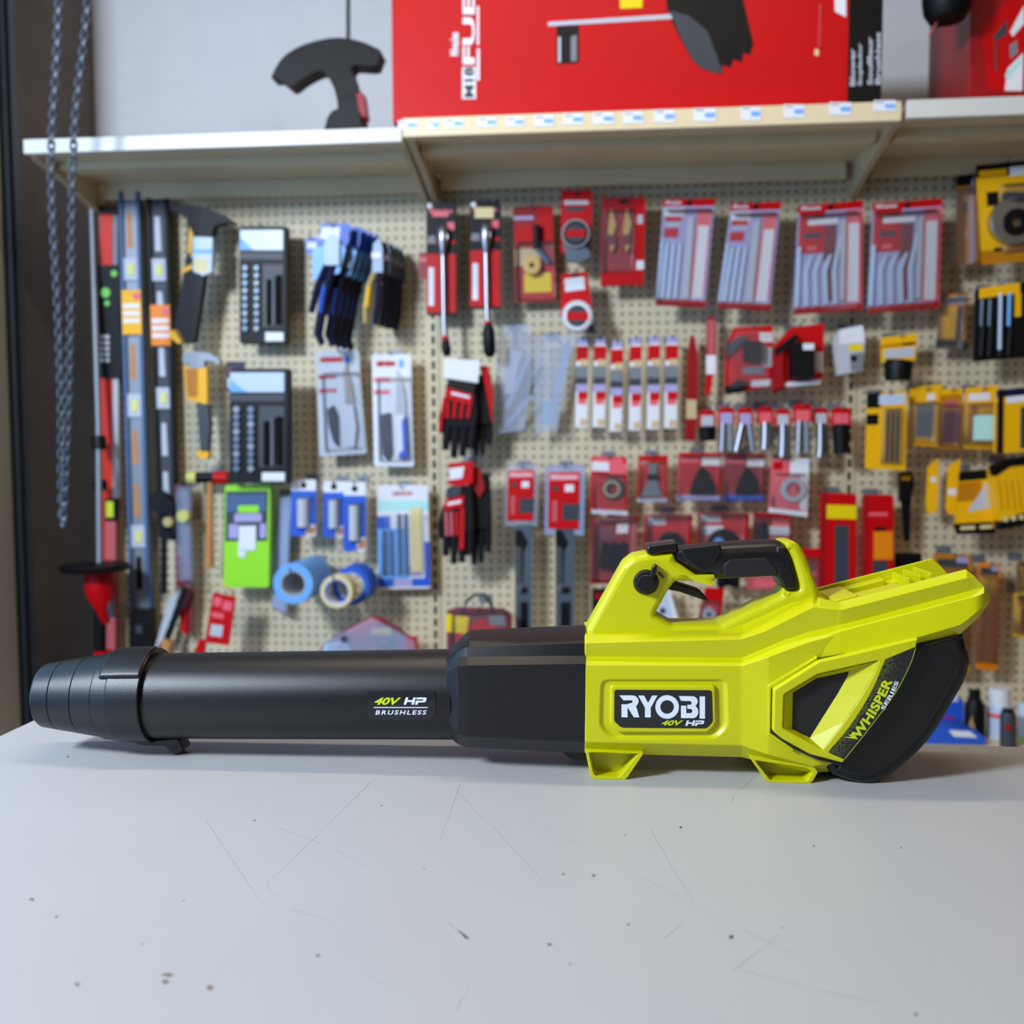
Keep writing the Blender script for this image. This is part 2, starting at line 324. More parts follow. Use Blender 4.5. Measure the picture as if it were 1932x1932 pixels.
# ------------------------------------------------------------------ leaf blower
blower = empty('leaf_blower', B0, -BA); tag(blower, 'lime and black cordless leaf blower lying on the white table', 'leaf blower')
def bl(mb, name, smooth=False, bevel=0, parent=None, label=None):
    o = mb.obj(name, parent or blower, smooth, bevel)
    if label: o['label'] = label
    return o
def boolean(o, cutter_mb, op='DIFFERENCE'):
    me = cutter_mb.mesh('cut'); c = bpy.data.objects.new('cut', me); C.objects.link(c); c.matrix_world = o.matrix_world
    mod = o.modifiers.new('b', 'BOOLEAN'); mod.object = c; mod.operation = op; mod.solver = 'EXACT'
    c.parent = o.parent; bpy.context.view_layer.update(); dg = bpy.context.evaluated_depsgraph_get()
    nm = bpy.data.meshes.new_from_object(o.evaluated_get(dg)); o.modifiers.clear(); o.data = nm; bpy.data.objects.remove(c)
def section_loft(lines, xs, top, m, mb=None):
    """lines: list of [(px,py,v)...] from crown down to belly (near side); mirrored to the far side"""
    mb = mb or MB(); rings = []
    for x in xs:
        near = []
        for l in lines:
            y, v = interp(l, x); u, w = P(x, y, v); w = near[-1][2] if l is lines[-1] else w; near.append((u, -v, w))
        far = [(near[i][0], -near[i][1], near[i][2]) for i in range(len(near) - 1, -1, -1) if near[i][1] < -1e-6]
        # ring: crown (v=0) ... belly (v=0) and back
        ring = near + far
        rings.append(ring)
    mb.loft(rings, m); return mb
# body shell with stepped bevels
L0 = [(1103, 1192, 0), (1266, 1176, 0), (1355, 1175, 0), (1433, 1137, 0), (1480, 1119, 0), (1533, 1112, 0), (1575, 1140, 0)]
L1 = [(1103, 1198, .036), (1400, 1195.5, .036), (1440, 1180, .038), (1533, 1138, .043), (1545, 1140, .043), (1585, 1139, .046)]
L2 = [(1103, 1213.5, .047), (1398, 1205.7, .047), (1440, 1192, .048), (1533, 1145, .050), (1560, 1148, .051), (1590, 1152, .052)]
L3 = [(1103, 1239.5, .0435), (1401, 1242, .0435), (1477, 1209.6, .046), (1524, 1194, .047), (1590, 1178, .048)]
L4 = [(1103, 1254.5, .0555), (1398, 1256, .0555), (1450, 1239, .0605), (1477, 1229, .0610), (1524, 1212, .0600), (1590, 1194, .0580)]
L5 = [(1103, 1400, .0565), (1398, 1406, .0565), (1450, 1424, .0615), (1534, 1446, .058), (1590, 1436, .056)]
L6 = [(1103, 1421.7, .045), (1400, 1429, .045), (1418, 1434, .045), (1500, 1452, .045), (1534, 1459, .043), (1566, 1456, .043), (1590, 1441, .05)]
L7 = [(x, y, 0) for x, y, v in L6]
mb = section_loft([L0, L1, L2, L3, L4, L5, L6, L7], [1103, 1106, 1200, 1266, 1355, 1392, 1398, 1402, 1420, 1440, 1450, 1477, 1505, 1524, 1534, 1566, 1590], None, YEL)
shell = bl(mb, 'body_shell')
# recess round the badge and channel round the intake panel
def cutter(loop_out, loop_in, v_top, depth, side=.003):
    c = MB()
    o = [P(x, y, v_top) for x, y in rnd(loop_out, 14)]
    cx = sum(p[0] for p in o) / len(o); cz = sum(p[1] for p in o) / len(o)
    def sc_(k): return [(cx + (x - cx) * k, cz + (z - cz) * k) for x, z in o]
    ring = lambda pts, v: [(x, -v, z) for x, z in pts]
    c.loft([ring(o, v_top + .01), ring(o, v_top + .0005), ring(sc_(.93), v_top - depth)], YEL); return c
boolean(shell, cutter([(1131, 1281), (1374, 1281), (1376, 1372), (1352, 1394), (1152, 1394), (1129, 1372)], None, .0562, .0030))
shell.data.shade_smooth(); shell.data.set_sharp_from_angle(angle=R(14))
bv = shell.modifiers.new('bevel', 'BEVEL'); bv.width = .0012; bv.segments = 2; bv.limit_method = 'ANGLE'; bv.angle_limit = R(12); wn = shell.modifiers.new('wn', 'WEIGHTED_NORMAL')

# tail tray that takes the battery, open on top
T1 = [(1545, 1128, .046), (1581, 1137, .046), (1824.4, 1075, .046), (1840, 1088, .046), (1856, 1106, .046), (1868, 1126, .046)]
T2 = [(1545, 1146, .0480), (1587.6, 1151, .0525), (1838, 1087, .0525), (1840, 1089, .051), (1857, 1107, .049), (1868, 1127, .046)]
T3 = [(1545, 1189.5, .0450), (1590, 1178, .0485), (1658.8, 1160.5, .0490), (1840, 1112, .0490), (1856.8, 1107.6, .050), (1868, 1128, .046)]
T4 = [(1545, 1205, .0570), (1590, 1190, .0585), (1658.8, 1172, .0575), (1845, 1124, .0565), (1860, 1118, .055), (1868, 1129, .047)]
T5 = [(1545, 1249, .0590), (1590, 1238, .0625), (1731, 1203, .0650), (1814, 1178.6, .062), (1845, 1153, .060), (1868, 1134, .048)]
T6 = [(1545, 1262, .056), (1731, 1214.8, .056), (1811, 1196.7, .055), (1845, 1167, .054), (1868, 1136, .046)]
xs = [1545, 1581, 1588, 1658.8, 1731, 1780, 1811, 1824, 1840, 1848, 1857, 1868]
mb = MB(); rings = []
for x in xs:
    near = []
    for l in (T1, T2, T3, T4, T5, T6):
        y, v = interp(l, x); u, w = P(x, y, v); near.append((u, -v, w))
    u, _, w = near[0]; dep = .036 if x > 1582 else .004
    if x > 1830: dep = max(.004, .036 - (x - 1830) * .0008)
    inn = [(u, 0, w - dep), (u, -.0415, w - dep), (u, -.0415, w)] + near + [(near[-1][0], 0, near[-1][2])]
    far = [(p[0], -p[1], p[2]) for p in inn[::-1] if p[1] < -1e-6]
    rings.append(inn + far)
mb.loft(rings, YEL); tail = bl(mb, 'battery_tray', bevel=.0012)
# inside the tray: latch plate, guide rail, cross ribs
def tpt(px, py, v): return P(px, py, v)
def strut(mb, px0, py0, px1, py1, v0, v1, h0, h1, vref, m):
    a = P(px0, py0, vref); b = P(px1, py1, vref)
    mb.add([(a[0], -v1, a[1] + h0), (b[0], -v1, b[1] + h0), (b[0], -v1, b[1] + h1), (a[0], -v1, a[1] + h1), (a[0], -v0, a[1] + h0), (b[0], -v0, b[1] + h0), (b[0], -v0, b[1] + h1), (a[0], -v0, a[1] + h1)],
           [(0, 1, 2, 3), (7, 6, 5, 4), (0, 4, 5, 1), (3, 2, 6, 7), (0, 3, 7, 4), (1, 5, 6, 2)], m)
m = MB(); strut(m, 1583, 1134.5, 1625, 1124, -.026, .034, -.016, -.001, .046, YEL); bl(m, 'latch_plate', bevel=.001, parent=tail)
m = MB(); strut(m, 1626, 1125, 1712, 1103, .010, .030, -.02, -.003, .046, YEL); bl(m, 'guide_rail', bevel=.001, parent=tail)
m = MB(); strut(m, 1626, 1125, 1712, 1103, -.036, -.020, -.02, -.004, .046, YEL); bl(m, 'guide_rail', bevel=.001, parent=tail)
m = MB()
for x in (1740, 1762, 1783):
    y = interp(T1, x)[0]; strut(m, x, y, x + 4, y - 1, -.041, .010, -.036, -.003, .046, YEL)
strut(m, 1715, 1102.7, 1742, 1096, -.04, -.022, -.018, -.010, .046, YEL); bl(m, 'cross_rib', parent=tail)

# handle frame (plate with finger opening)
frame_c = rnd([(1106, 1186), (1175.7, 1062), (1194, 1048), (1221, 1042.7), (1269, 1041), (1275, 1057), (1316, 1085), (1333, 1087.5), (1350, 1092.5), (1272, 1094.4), (1258.7, 1112), (1237, 1152), (1236, 1158), (1266.5, 1176), (1355, 1175.5), (1433.7, 1137), (1471, 1118), (1477, 1107), (1482, 1111),
    (1495, 1112), (1503, 1108.5), (1502, 1098), (1491, 1058), (1481, 1033), (1473, 1020.5), (1496, 1019.5), (1507, 1028.5), (1517, 1046.6), (1527, 1072.5), (1535, 1096), (1542, 1114), (1552, 1150), (1540, 1190), (1400, 1215), (1112, 1222)], 5)
mb = MB(); plate(mb, [frame_c], -.023, .023, YEL, bev=.006, vref=.012)
bl(mb, 'handle_frame', smooth=30)
# flared root of the front post, widening into the body
_ = [P(1106, 1200, .036), P(1132, 1166, .0225), P(1195, 1190, .0225), P(1268, 1197, .0225), P(1268, 1203, .036)]
# grip
grip = [(1271.5, 1039), (1274.4, 1056), (1315.7, 1084.6), (1333.4, 1086.5), (1347, 1092), (1364, 1092), (1459, 1086.5), (1468, 1093), (1473, 1099), (1476, 1108), (1481, 1110.5), (1495, 1111.5), (1502.6, 1108.5), (1501.6, 1098.4), (1490.8, 1059), (1481, 1033.4), (1473, 1020.3), (1441.6, 1019.3), (1361, 1023.6), (1278.4, 1031.5)]
GT = [(1272, 1038), (1279, 1031.5), (1361, 1023.6), (1441.6, 1019.3), (1466, 1019.5), (1476, 1023), (1482, 1033)]
GB = [(1272, 1050), (1276, 1057), (1316, 1084.6), (1333, 1087), (1347, 1092), (1364, 1092), (1459, 1087), (1468, 1093), (1474, 1104), (1482, 1111)]
def gsec(x, f=1.0, n=24, hd=.0245):
    yt, yb = interp(GT, x)[0], interp(GB, x)[0]; u, wt = P(x, yt, .006); _, wb = P(x, yb, .010); c, h = (wt + wb) / 2, (wt - wb) / 2; o = []
    for k in range(n):
        a = 2 * math.pi * k / n; ca, sa = math.cos(a), math.sin(a); o.append((u, -hd * f * math.copysign(abs(ca) ** .62, ca), c + h * f * math.copysign(abs(sa) ** .62, sa)))
    return o
mb = MB(); mb.loft([gsec(1272, .8)] + [gsec(x) for x in (1274, 1277, 1290, 1304, 1316, 1333, 1347, 1364, 1400, 1441, 1459, 1468, 1475)] + [gsec(1482, .9)], BLK)
plate(mb, [[(1462, 1030), (1478, 1030), (1486, 1045), (1491, 1059), (1497, 1079), (1501.6, 1098.4), (1502.2, 1106), (1499, 1110), (1492, 1112), (1482, 1111), (1476, 1108), (1472, 1097), (1464, 1088)]], -.0242, .0242, BLK, bev=.0025, vref=.018)
g = bl(mb, 'grip', smooth=35, label='black rubber grip')
mb = MB(); plate(mb, [rnd([(1285, 1035), (1359, 1026.5), (1362.5, 1037.4), (1357, 1049), (1335.4, 1079.7), (1325.6, 1079.7), (1290, 1054)], 3)], .022, .0262, BLK, bev=.0018); bl(mb, 'grip_insert', smooth=35, parent=g)
mb = MB(); plate(mb, [rnd([(1366, 1065), (1377, 1056), (1445.5, 1052), (1467, 1074.7), (1466, 1081), (1460, 1084.6), (1366, 1089.5)], 3)], .022, .0254, RUB, bev=.001)
pad = bl(mb, 'rubber_pad', smooth=35, parent=g)
mb = MB()   # small raised ribs of the pad texture
for i in range(34):
    for j in range(11):
        x = 1371 + i * 2.9 + (j % 2) * 1.4; y = 1057 + j * 2.9
        if x > 1444 + (y - 1052) * .95 or y > 1086 or y < 1055.5 + max(0, 1378 - x) * .9: continue
        u, w = P(x, y, .0256); h = .00045; mb.add([(u - h, -.0253, w), (u, -.0253, w - h), (u + h, -.0253, w), (u, -.0253, w + h), (u, -.0258, w)], [(0, 1, 4), (1, 2, 4), (2, 3, 4), (3, 0, 4)], RUB)
bl(mb, 'pad_texture', parent=g)
mb = MB(); plate(mb, [rnd([(1220, 1036), (1223, 1030), (1276.4, 1023), (1280, 1036), (1227, 1046.5), (1221, 1044)], 2)], -.015, .0245, BLKS, bev=.0018, vref=.022); bl(mb, 'lock_button', smooth=35, label='glossy black button')
# trigger
mb = MB(); plate(mb, [rnd([(1260, 1112), (1263.6, 1099), (1270, 1097), (1317.7, 1112), (1324, 1117), (1338, 1132.8), (1333, 1134), (1282, 1116.5)], 2)], -.009, .010, BLK, bev=.002, vref=.008); bl(mb, 'trigger', smooth=35, label='black lever trigger')
# speed dial
def disc(mb, px, py, rpx, v0, v1, m, rings=None, n=40):
    u, w = P(px, py, v1); u2, _ = P(px + rpx, py, v1); r = u2 - u
    prof = rings(r) if rings else [(v0, r), (v1 - .001, r), (v1, r - .001)]
    mb.lathe(prof, (u, 0, w), (0, -1, 0), m, n); return u, w, r
mb = MB(); disc(mb, 1220, 1100.7, 24.5, .02, .031, BLK, lambda r: [(.020, r), (.0235, r), (.0245, r - .0008), (.027, r * .86), (.0275, r * .67), (.0315, r * .65), (.032, r * .62)])
dial = bl(mb, 'speed_dial', smooth=30, label='black ribbed dial')
mb = MB(); disc(mb, 1219.5, 1101, 15.5, .031, .0325, BLKS, lambda r: [(.0312, r), (.0322, r), (.0325, r * .97), (.0325, r * .92), (.0315, r * .90), (.0315, 0)]); bl(mb, 'dial_cap', smooth=20, parent=dial)
mb = MB(); plate(mb, [rnd([(1226, 1088), (1231, 1070), (1237, 1064), (1240, 1067), (1239, 1080), (1232, 1091)], 1.5)], .024, .033, BLKS, bev=.001); bl(mb, 'pointer', smooth=35, parent=dial)
mb = MB()
for q in ([(1240.5, 1080), (1244, 1078), (1247, 1081), (1242, 1083.5)], [(1243.5, 1085), (1248.5, 1081.5), (1251, 1084), (1245.5, 1088)], [(1246.5, 1089.5), (1252, 1085), (1255, 1088), (1248, 1091)]): plate(mb, [q], .0225, .0232, INK)
bl(mb, 'dial_marks')

# badge
mb = MB(); plate(mb, [rnd([(1151, 1293), (1350, 1293), (1352, 1366), (1336, 1383), (1167, 1383), (1150, 1366)], 7)], .048, .0570, YEL, bev=.002); bl(mb, 'badge_frame', smooth=35)
mb = MB(); plate(mb, [rnd([(1159, 1301.4), (1343, 1302.5), (1345, 1362), (1333, 1374.5), (1172, 1373), (1158.7, 1361)], 5)], .054, .0575, INK, bev=.0003); badge = bl(mb, 'badge', label='black name badge with white lettering')
def gp(cx, cy): return (1080 + cx * .2587, 1000 + cy * .2587)
def arc(cx, cy, rx, ry, a0, a1, n=10): return [(cx + rx * math.cos(R(a0 + (a1 - a0) * i / n)), cy + ry * math.sin(R(a0 + (a1 - a0) * i / n))) for i in range(n + 1)]
letters = [
 [[(342, 1206), (440, 1207)] + arc(440, 1249, 42, 42, -90, 55) + [(488, 1366), (448, 1366), (402, 1292), (402, 1366), (358, 1366), (358, 1272), (398, 1272), (436, 1260), (440, 1250), (436, 1242), (372, 1242)]],      # R
 [[(480, 1208), (523, 1208), (552, 1262), (582, 1208), (620, 1208), (571, 1296), (571, 1367), (529, 1367), (529, 1296)]],     # Y
 [arc(691, 1291, 86, 86, 0, 350, 30), arc(691, 1291, 50, 50, 0, 350, 24)],    # O
 [[(776, 1211), (872, 1213)] + arc(872, 1250, 42, 38, -90, 30, 8) + [(897, 1283)] + arc(880, 1326, 38, 46, -50, 90, 8) + [(792, 1372), (792, 1282), (830, 1282), (830, 1336), (868, 1336), (876, 1322), (868, 1306), (838, 1304), (838, 1276), (866, 1274), (870, 1262), (864, 1248), (792, 1246)]],   # B
 [[(928, 1214), (967, 1214), (967, 1376), (928, 1376)]]]
mb = MB()
for lt in letters: plate(mb, [[gp(*p) for p in l] for l in lt], .0574, .0579, WHT)
bl(mb, 'badge_lettering', parent=badge, label='white letters on black badge')
def text_on(mb, body, x0, y0, x1, y1, fv, m, shear=0.0, offset=0.0, spacing=1.0, thick=.0004, vtop=None):
    """text filling the pixel box (y0 top), placed at depth fv(px,py)"""
    vs, fs = text_geo(body, 1, shear, offset, .01, spacing); out = []
    for a, b, c in vs:
        px = x0 + (x1 - x0) * a; py = y1 + (y0 - y1) * b; v = fv(px, py) + (thick if c > 0 else 0); u, w = P(px, py, v); out.append((u, -v, w))
    mb.add(out, fs, m)
fb = lambda x, y: .0575
mb = MB(); text_on(mb, '40V', 1248, 1359, 1289, 1369, fb, LIM, .35, .03); bl(mb, 'badge_lime_text', parent=badge, label='lime text')
def hp_shapes(x, y, w, h, sh=.3):      # squared italic H and P
    def q(pts): return [(x + a * w + (1 - b) * h * sh, y + b * h) for a, b in pts]
    return [[q([(0, 0), (.12, 0), (.12, .36), (.36, .36), (.36, 0), (.48, 0), (.48, 1), (.36, 1), (.36, .62), (.12, .62), (.12, 1), (0, 1)])],
            [q([(.52, 0), (.93, 0), (1, .1), (1, .58), (.93, .68), (.66, .68), (.66, 1), (.53, 1), (.53, .44), (.86, .44), (.86, .26), (.52, .26)])]]
mb = MB()
for l in hp_shapes(1293, 1359.5, 33.5, 10): plate(mb, l, .0574, .0579, WHT)
bl(mb, 'badge_white_text', parent=badge)

# feet
def foot(pts_out, pts_in, name='foot'):
    mb = MB(); 
    plate(mb, [rnd(pts_out, 3)], .012, .038, YEL, bev=.0008, vref=.055)
    plate(mb, [rnd(pts_out, 3), rnd(pts_in, 3)], .038, .0565, YEL, bev=.0007, vref=.055)
    mb.v = [(a, b, max(c, .0002)) for a, b, c in mb.v]; bl(mb, name, smooth=25); mb = MB(); plate(mb, [rnd(pts_out, 3)], -.0565, -.020, YEL, bev=.0008, vref=.055); mb.v = [(a, b, max(c, .0002)) for a, b, c in mb.v]
    return bl(mb, name, smooth=25)
foot([(1104.5, 1415), (1113.6, 1463), (1120, 1470.9), (1177, 1472), (1183.5, 1467), (1215, 1420)], [(1111, 1419), (1120, 1459), (1126, 1464), (1166, 1466), (1172, 1462), (1205, 1420)])
foot([(1412, 1425), (1418, 1434.8), (1444, 1471), (1451.8, 1477.5), (1526.8, 1478.8), (1533, 1473), (1543, 1456), (1535, 1445)], [(1424, 1434), (1450, 1468), (1455, 1472), (1520, 1473), (1525, 1469), (1532, 1456), (1520, 1448)])

# rear cover (black), big curved shroud
cov = [(1728, 1212), (1811.5, 1194), (1816.7, 1220)] + smooth_open([(1819, 1222), (1823, 1246), (1814, 1280), (1796, 1313), (1762, 1370), (1731, 1409), (1700, 1437), (1671.7, 1459), (1648, 1470.5), (1627.7, 1474), (1600, 1468), (1566, 1456)], 5) + [(1545, 1430), (1560, 1260)]
mb = MB(); plate(mb, [cov], -.056, .056, BLK, bev=.006, vref=.045); mb.v = [(a, b, max(c, .0004)) for a, b, c in mb.v]; cover = bl(mb, 'rear_cover', smooth=40, label='black curved rear intake cover')
# near cheek stepping outwards a little
chk = [(1700, 1225), (1811, 1199), (1812, 1220)] + smooth_open([(1814, 1224), (1815, 1240), (1811, 1265), (1790, 1305), (1756, 1364), (1725, 1404), (1694, 1433), (1665, 1453), (1645, 1463), (1625, 1466), (1600, 1461), (1580, 1452)], 5) + [(1600, 1400), (1690, 1290)]
mb = MB(); plate(mb, [chk], .052, .060, BLK, bev=.003); mb.v = [(a, b, max(c, .0004)) for a, b, c in mb.v]; bl(mb, 'cover_cheek', smooth=40, parent=cover)
# intake panel
arc_r = smooth_open([(1732.6, 1204.5), (1721, 1248.5), (1692, 1305), (1643, 1372.7), (1590, 1440)], 6)
pan = [(1460, 1301), (1545, 1248), (1600, 1236)] + arc_r + [(1529, 1424), (1475, 1394), (1458.5, 1380)]
inn = rnd([(1480, 1311), (1543, 1273), (1657.5, 1247)] + smooth_open([(1650, 1268), (1625, 1312), (1592, 1362), (1552, 1414)], 4) + [(1478, 1374)], 3)
mb = MB(); plate(mb, [rnd(pan, 3), inn], .050, .0706, YEL, bev=.0016); panel = bl(mb, 'intake_panel', smooth=35)
# sloping walls into the opening and the dark grille behind
opn = rnd([(1495.8, 1306.7), (1541, 1279.5), (1602, 1266.6)] + smooth_open([(1601, 1270), (1581, 1308), (1555, 1349), (1528, 1392)], 4) + [(1494.5, 1375)], 3)
def resample(l, n):
    d = [0]
    for i in range(len(l)): d.append(d[-1] + (Vector(l[(i + 1) % len(l)]) - Vector(l[i])).length)
    o = []; T = d[-1]
    for k in range(n):
        t = T * k / n; i = max(j for j in range(len(l)) if d[j] <= t + 1e-9); f = (t - d[i]) / max(d[i + 1] - d[i], 1e-9); p = Vector(l[i]).lerp(Vector(l[(i + 1) % len(l)]), f); o.append((p.x, p.y))
    return o
def slope_ring(c_out, c_in, v0, v1, m):
    mb = MB(); a = [P(x, y, v0) for x, y in c_out]; b = [P(x, y, v1) for x, y in c_in]
    mb.loft([[(x, -v0, z) for x, z in a], [(x, -v1, z) for x, z in b]], m, False, False); return mb
io = [(1480, 1311), (1543, 1273), (1600, 1260.3), (1657.5, 1247), (1650, 1268), (1625, 1312), (1592, 1362), (1552, 1414), (1515, 1394), (1478, 1374)]
ii = [(1495.8, 1306.7), (1541, 1279.5), (1571, 1273), (1602, 1266.6), (1599, 1276), (1581, 1308), (1555, 1349), (1528, 1392), (1511, 1384), (1494.5, 1375)]
mb = slope_ring(io, ii, .0702, .0615, YEL); bl(mb, 'opening_bevel', parent=panel)
GR = mat('intake_grille', (20, 21, 23), .6)
mb = MB(); mb.prism([P(x, y, .0612) for x, y in ii], -.052, -.0614, GR); bl(mb, 'intake_grille', parent=panel, label='black intake grille')
# shadow gap channel around the panel
mb = MB(); gap = [(1455, 1299), (1544, 1243.5), (1600, 1232), (1736, 1201)]; gap2 = [(1737, 1203.5), (1600, 1236), (1545, 1247), (1459, 1301), (1457, 1379), (1500, 1410), (1548, 1430), (1590, 1441), (1588, 1444), (1545, 1434), (1497, 1413), (1453, 1383)]
plate(mb, [gap + gap2], .055, .0634, INK, vref=.0634); bl(mb, 'panel_seam')
# raised collar of body outside the channel
mb = MB(); plate(mb, [[(1449, 1296), (1452, 1292), (1542, 1238.5), (1543, 1243), (1455, 1299.5), (1453.5, 1383), (1498, 1414), (1496, 1417), (1449, 1387)]], .058, .0642, YEL, bev=.0008, vref=.064)
bl(mb, 'seam_lip')
# whisper label
lab = [(1671.7, 1243.5), (1725, 1221.5), (1728, 1224)] + smooth_open([(1727, 1228), (1716, 1257), (1688, 1309), (1640, 1374), (1593, 1433)], 6) + [(1563.5, 1420)] + smooth_open([(1565, 1416), (1600, 1375), (1630, 1330), (1652, 1288), (1669, 1247)], 5)
mb = MB(); plate(mb, [lab], .0700, .0710, INK); lb = bl(mb, 'series_label', label='black side label with lime lettering')
def curve_text(mb, body, path, height, m, v, offset=0., spacing=1.0, t0=0., t1=1.):
    d = [0]
    for a, b in zip(path, path[1:]): d.append(d[-1] + (Vector(b) - Vector(a)).length)
    vs, fs = text_geo(body, 1, 0, offset, .01, spacing); out = []
    for a, b, c in vs:
        t = d[-1] * (t0 + (t1 - t0) * a); i = max(j for j in range(len(path) - 1) if d[j] <= t + 1e-9); f = (t - d[i]) / (d[i + 1] - d[i])
        p = Vector(path[i]).lerp(Vector(path[i + 1]), f); tg = (Vector(path[i + 1]) - Vector(path[i])).normalized(); nn = Vector((tg.y, -tg.x))
        q = p + nn * (height * b); vv = v + (.0004 if c > 0 else 0); u, w = P(q.x, q.y, vv); out.append((u, -vv, w))
    mb.add(out, fs, m)
base = smooth_open([(1620, 1396), (1646, 1360), (1668, 1322), (1685, 1285)], 8)
mb = MB(); curve_text(mb, 'WHISPER', base, 18.5, LIM, .0709, .04, 1.06, 0, 1); plate(mb, [[(1619, 1395), (1592, 1391), (1607, 1390), (1600, 1386), (1612, 1386)]], .0709, .0713, LIM); bl(mb, 'label_lime_text', parent=lb, label='lime lettering')
b2 = smooth_open([(1668, 1341), (1679, 1323), (1689, 1304), (1696, 1287)], 6)
mb = MB(); curve_text(mb, 'SERIES', b2, 8, WHT, .0709, .03, 1.05, 0, 1); bl(mb, 'label_white_text', parent=lb, label='white lettering')
# fine lime cross pattern and edge line on the label
mb = MB()
def inpoly(x, y, pl):
    c = False; j = len(pl) - 1
    for i in range(len(pl)):
        if (pl[i][1] > y) != (pl[j][1] > y) and x < (pl[j][0] - pl[i][0]) * (y - pl[i][1]) / (pl[j][1] - pl[i][1]) + pl[i][0]: c = not c
        j = i
    return c
DL = mat('dim_lime_print', (160, 168, 40), .5)
edge_in = smooth_open([(1565, 1416), (1600, 1375), (1630, 1330), (1652, 1288), (1669, 1247)], 6)
for i in range(60):
    for j in range(70):
        x = 1563 + i * 2.9 + (j % 2) * 1.45; y = 1222 + j * 3.0
        if not inpoly(x, y, lab): continue
        dist = min(math.hypot(x - a, y - b) for a, b in edge_in); keep = (y < 1290 and dist < 40) or (y > 1393 and dist < 26) or dist < 9
        if not keep or random.random() < dist / 46: continue
        r = .9 * max(.25, 1 - dist / 50)
        for dx, dy in ((r, .28), (.28, r)):
            q = [P(x + a * dx + .3 * b * dy, y + b * dy - .3 * a * dx, .0711) for a, b in ((-1, -1), (1, -1), (1, 1), (-1, 1))]
            mb.add([(u, -.07115, w) for u, w in q], [(0, 1, 2, 3)], DL)
bl(mb, 'label_pattern', parent=lb)
mb = MB(); e0 = smooth_open([(1728, 1224), (1716, 1258), (1689, 1309), (1641, 1374), (1594, 1433)], 6); plate(mb, [e0 + [(x - .9, y - .5) for x, y in e0[::-1]]], .0706, .0714, DL); bl(mb, 'label_edge_line', parent=lb)

# black collar between body and tube
C0 = [(843, 1232, 0), (864, 1209, 0), (886, 1188.5, 0), (1103, 1180.7, 0)]
C1 = [(843, 1237, .016), (864, 1222, .022), (883, 1209, .028), (1103, 1202.7, .034)]
C2 = [(843, 1242, .026), (862, 1231, .032), (877, 1221, .036), (1103, 1213, .042)]
C3 = [(843, 1255, .034), (862.6, 1240, .038), (880, 1239.5, .041), (1103, 1237, .044)]
C4 = [(843, 1268, .040), (862, 1257, .050), (880, 1255.5, .051), (1103, 1252.6, .056)]
C5 = [(843, 1360, .040), (864, 1384, .050), (880, 1390, .051), (1103, 1400, .056)]
C6 = [(843, 1387, .022), (864, 1404, .032), (880, 1410, .034), (1059, 1418.8, .038), (1103, 1421, .040)]
C7 = [(x, y, 0) for x, y, v in C6]
mb = section_loft([C0, C1, C2, C3, C4, C5, C6, C7], [842.5, 848, 864, 880, 886, 980, 1060, 1104], None, BLK)
plate(mb, [[(1046, 1412), (1059, 1419), (1070, 1429), (1080, 1435.6), (1090, 1437), (1104, 1436.5), (1106, 1410)]], -.022, .030, BLK, bev=.002)
bl(mb, 'collar', bevel=.0012, label='black faceted collar')
# tube
def axis_pt(px, yt, yb):
    u, wt = P(px, yt, 0); _, wb = P(px, yb, 0); return u, (wt + wb) / 2, (wt - wb) / 2 * .9985
def ring(u, w, r, n=64):
    out = []
    for k in range(n):
        a = 2 * math.pi * k / n; out.append((u, -r * math.cos(a), w + r * math.sin(a)))
    return out
tubes = [axis_pt(x, *y) for x, y in ((256, (1234, 1389.5)), (300, (1233.5, 1390)), (500, (1231, 1391)), (700, (1228, 1391.5)), (860, (1225.5, 1392)))]
mb = MB(); mb.loft([ring(*t) for t in tubes], BLK); bl(mb, 'blower_tube', smooth=30, label='long black air tube')
def tube_v(px, py):
    v = .04
    for _ in range(4):
        u, w = P(px, py, v); t = min(max((u - tubes[0][0]) / (tubes[-1][0] - tubes[0][0]), 0), 1); wc = tubes[0][1] + (tubes[-1][1] - tubes[0][1]) * t; r = tubes[0][2] + (tubes[-1][2] - tubes[0][2]) * t
        v = math.sqrt(max(r * r - (w - wc) ** 2, 1e-8))
    return v
# sticker
mb = MB(); nx, ny = 12, 14; x0, x1, y0, y1 = 693, 821, 1303.6, 1358.5
def stk(i, j, off):
    y = y0 + (y1 - y0) * j / ny; cut = max(0, (y - 1347)) * .9; a, b = x0 + cut, x1 - cut * .8; px = a + (b - a) * i / nx; v = tube_v(px, y) + off; u, w = P(px, y, v); return (u, -v, w)
vs_ = [stk(i, j, .0002) for j in range(ny + 1) for i in range(nx + 1)] + [stk(i, j, .0006) for j in range(ny + 1) for i in range(nx + 1)]
N = (nx + 1) * (ny + 1); fs_ = [(N + j * (nx + 1) + i, N + j * (nx + 1) + i + 1, N + (j + 1) * (nx + 1) + i + 1, N + (j + 1) * (nx + 1) + i) for j in range(ny) for i in range(nx)]
bd = [i for i in range(nx)] + [j * (nx + 1) + nx for j in range(ny)] + [ny * (nx + 1) + i for i in range(nx, 0, -1)] + [j * (nx + 1) for j in range(ny, 0, -1)]
fs_ += [(bd[i], bd[(i + 1) % len(bd)], N + bd[(i + 1) % len(bd)], N + bd[i]) for i in range(len(bd))]
STK = mat('sticker_black', (27, 28, 33), .28); mb.add(vs_, fs_, STK); stick = bl(mb, 'tube_sticker', smooth=30, label='black power rating sticker')
tv = lambda x, y: tube_v(x, y) + .0007
def c4(x, y): return (640 + x * .2588, 1160 + y * .2588)
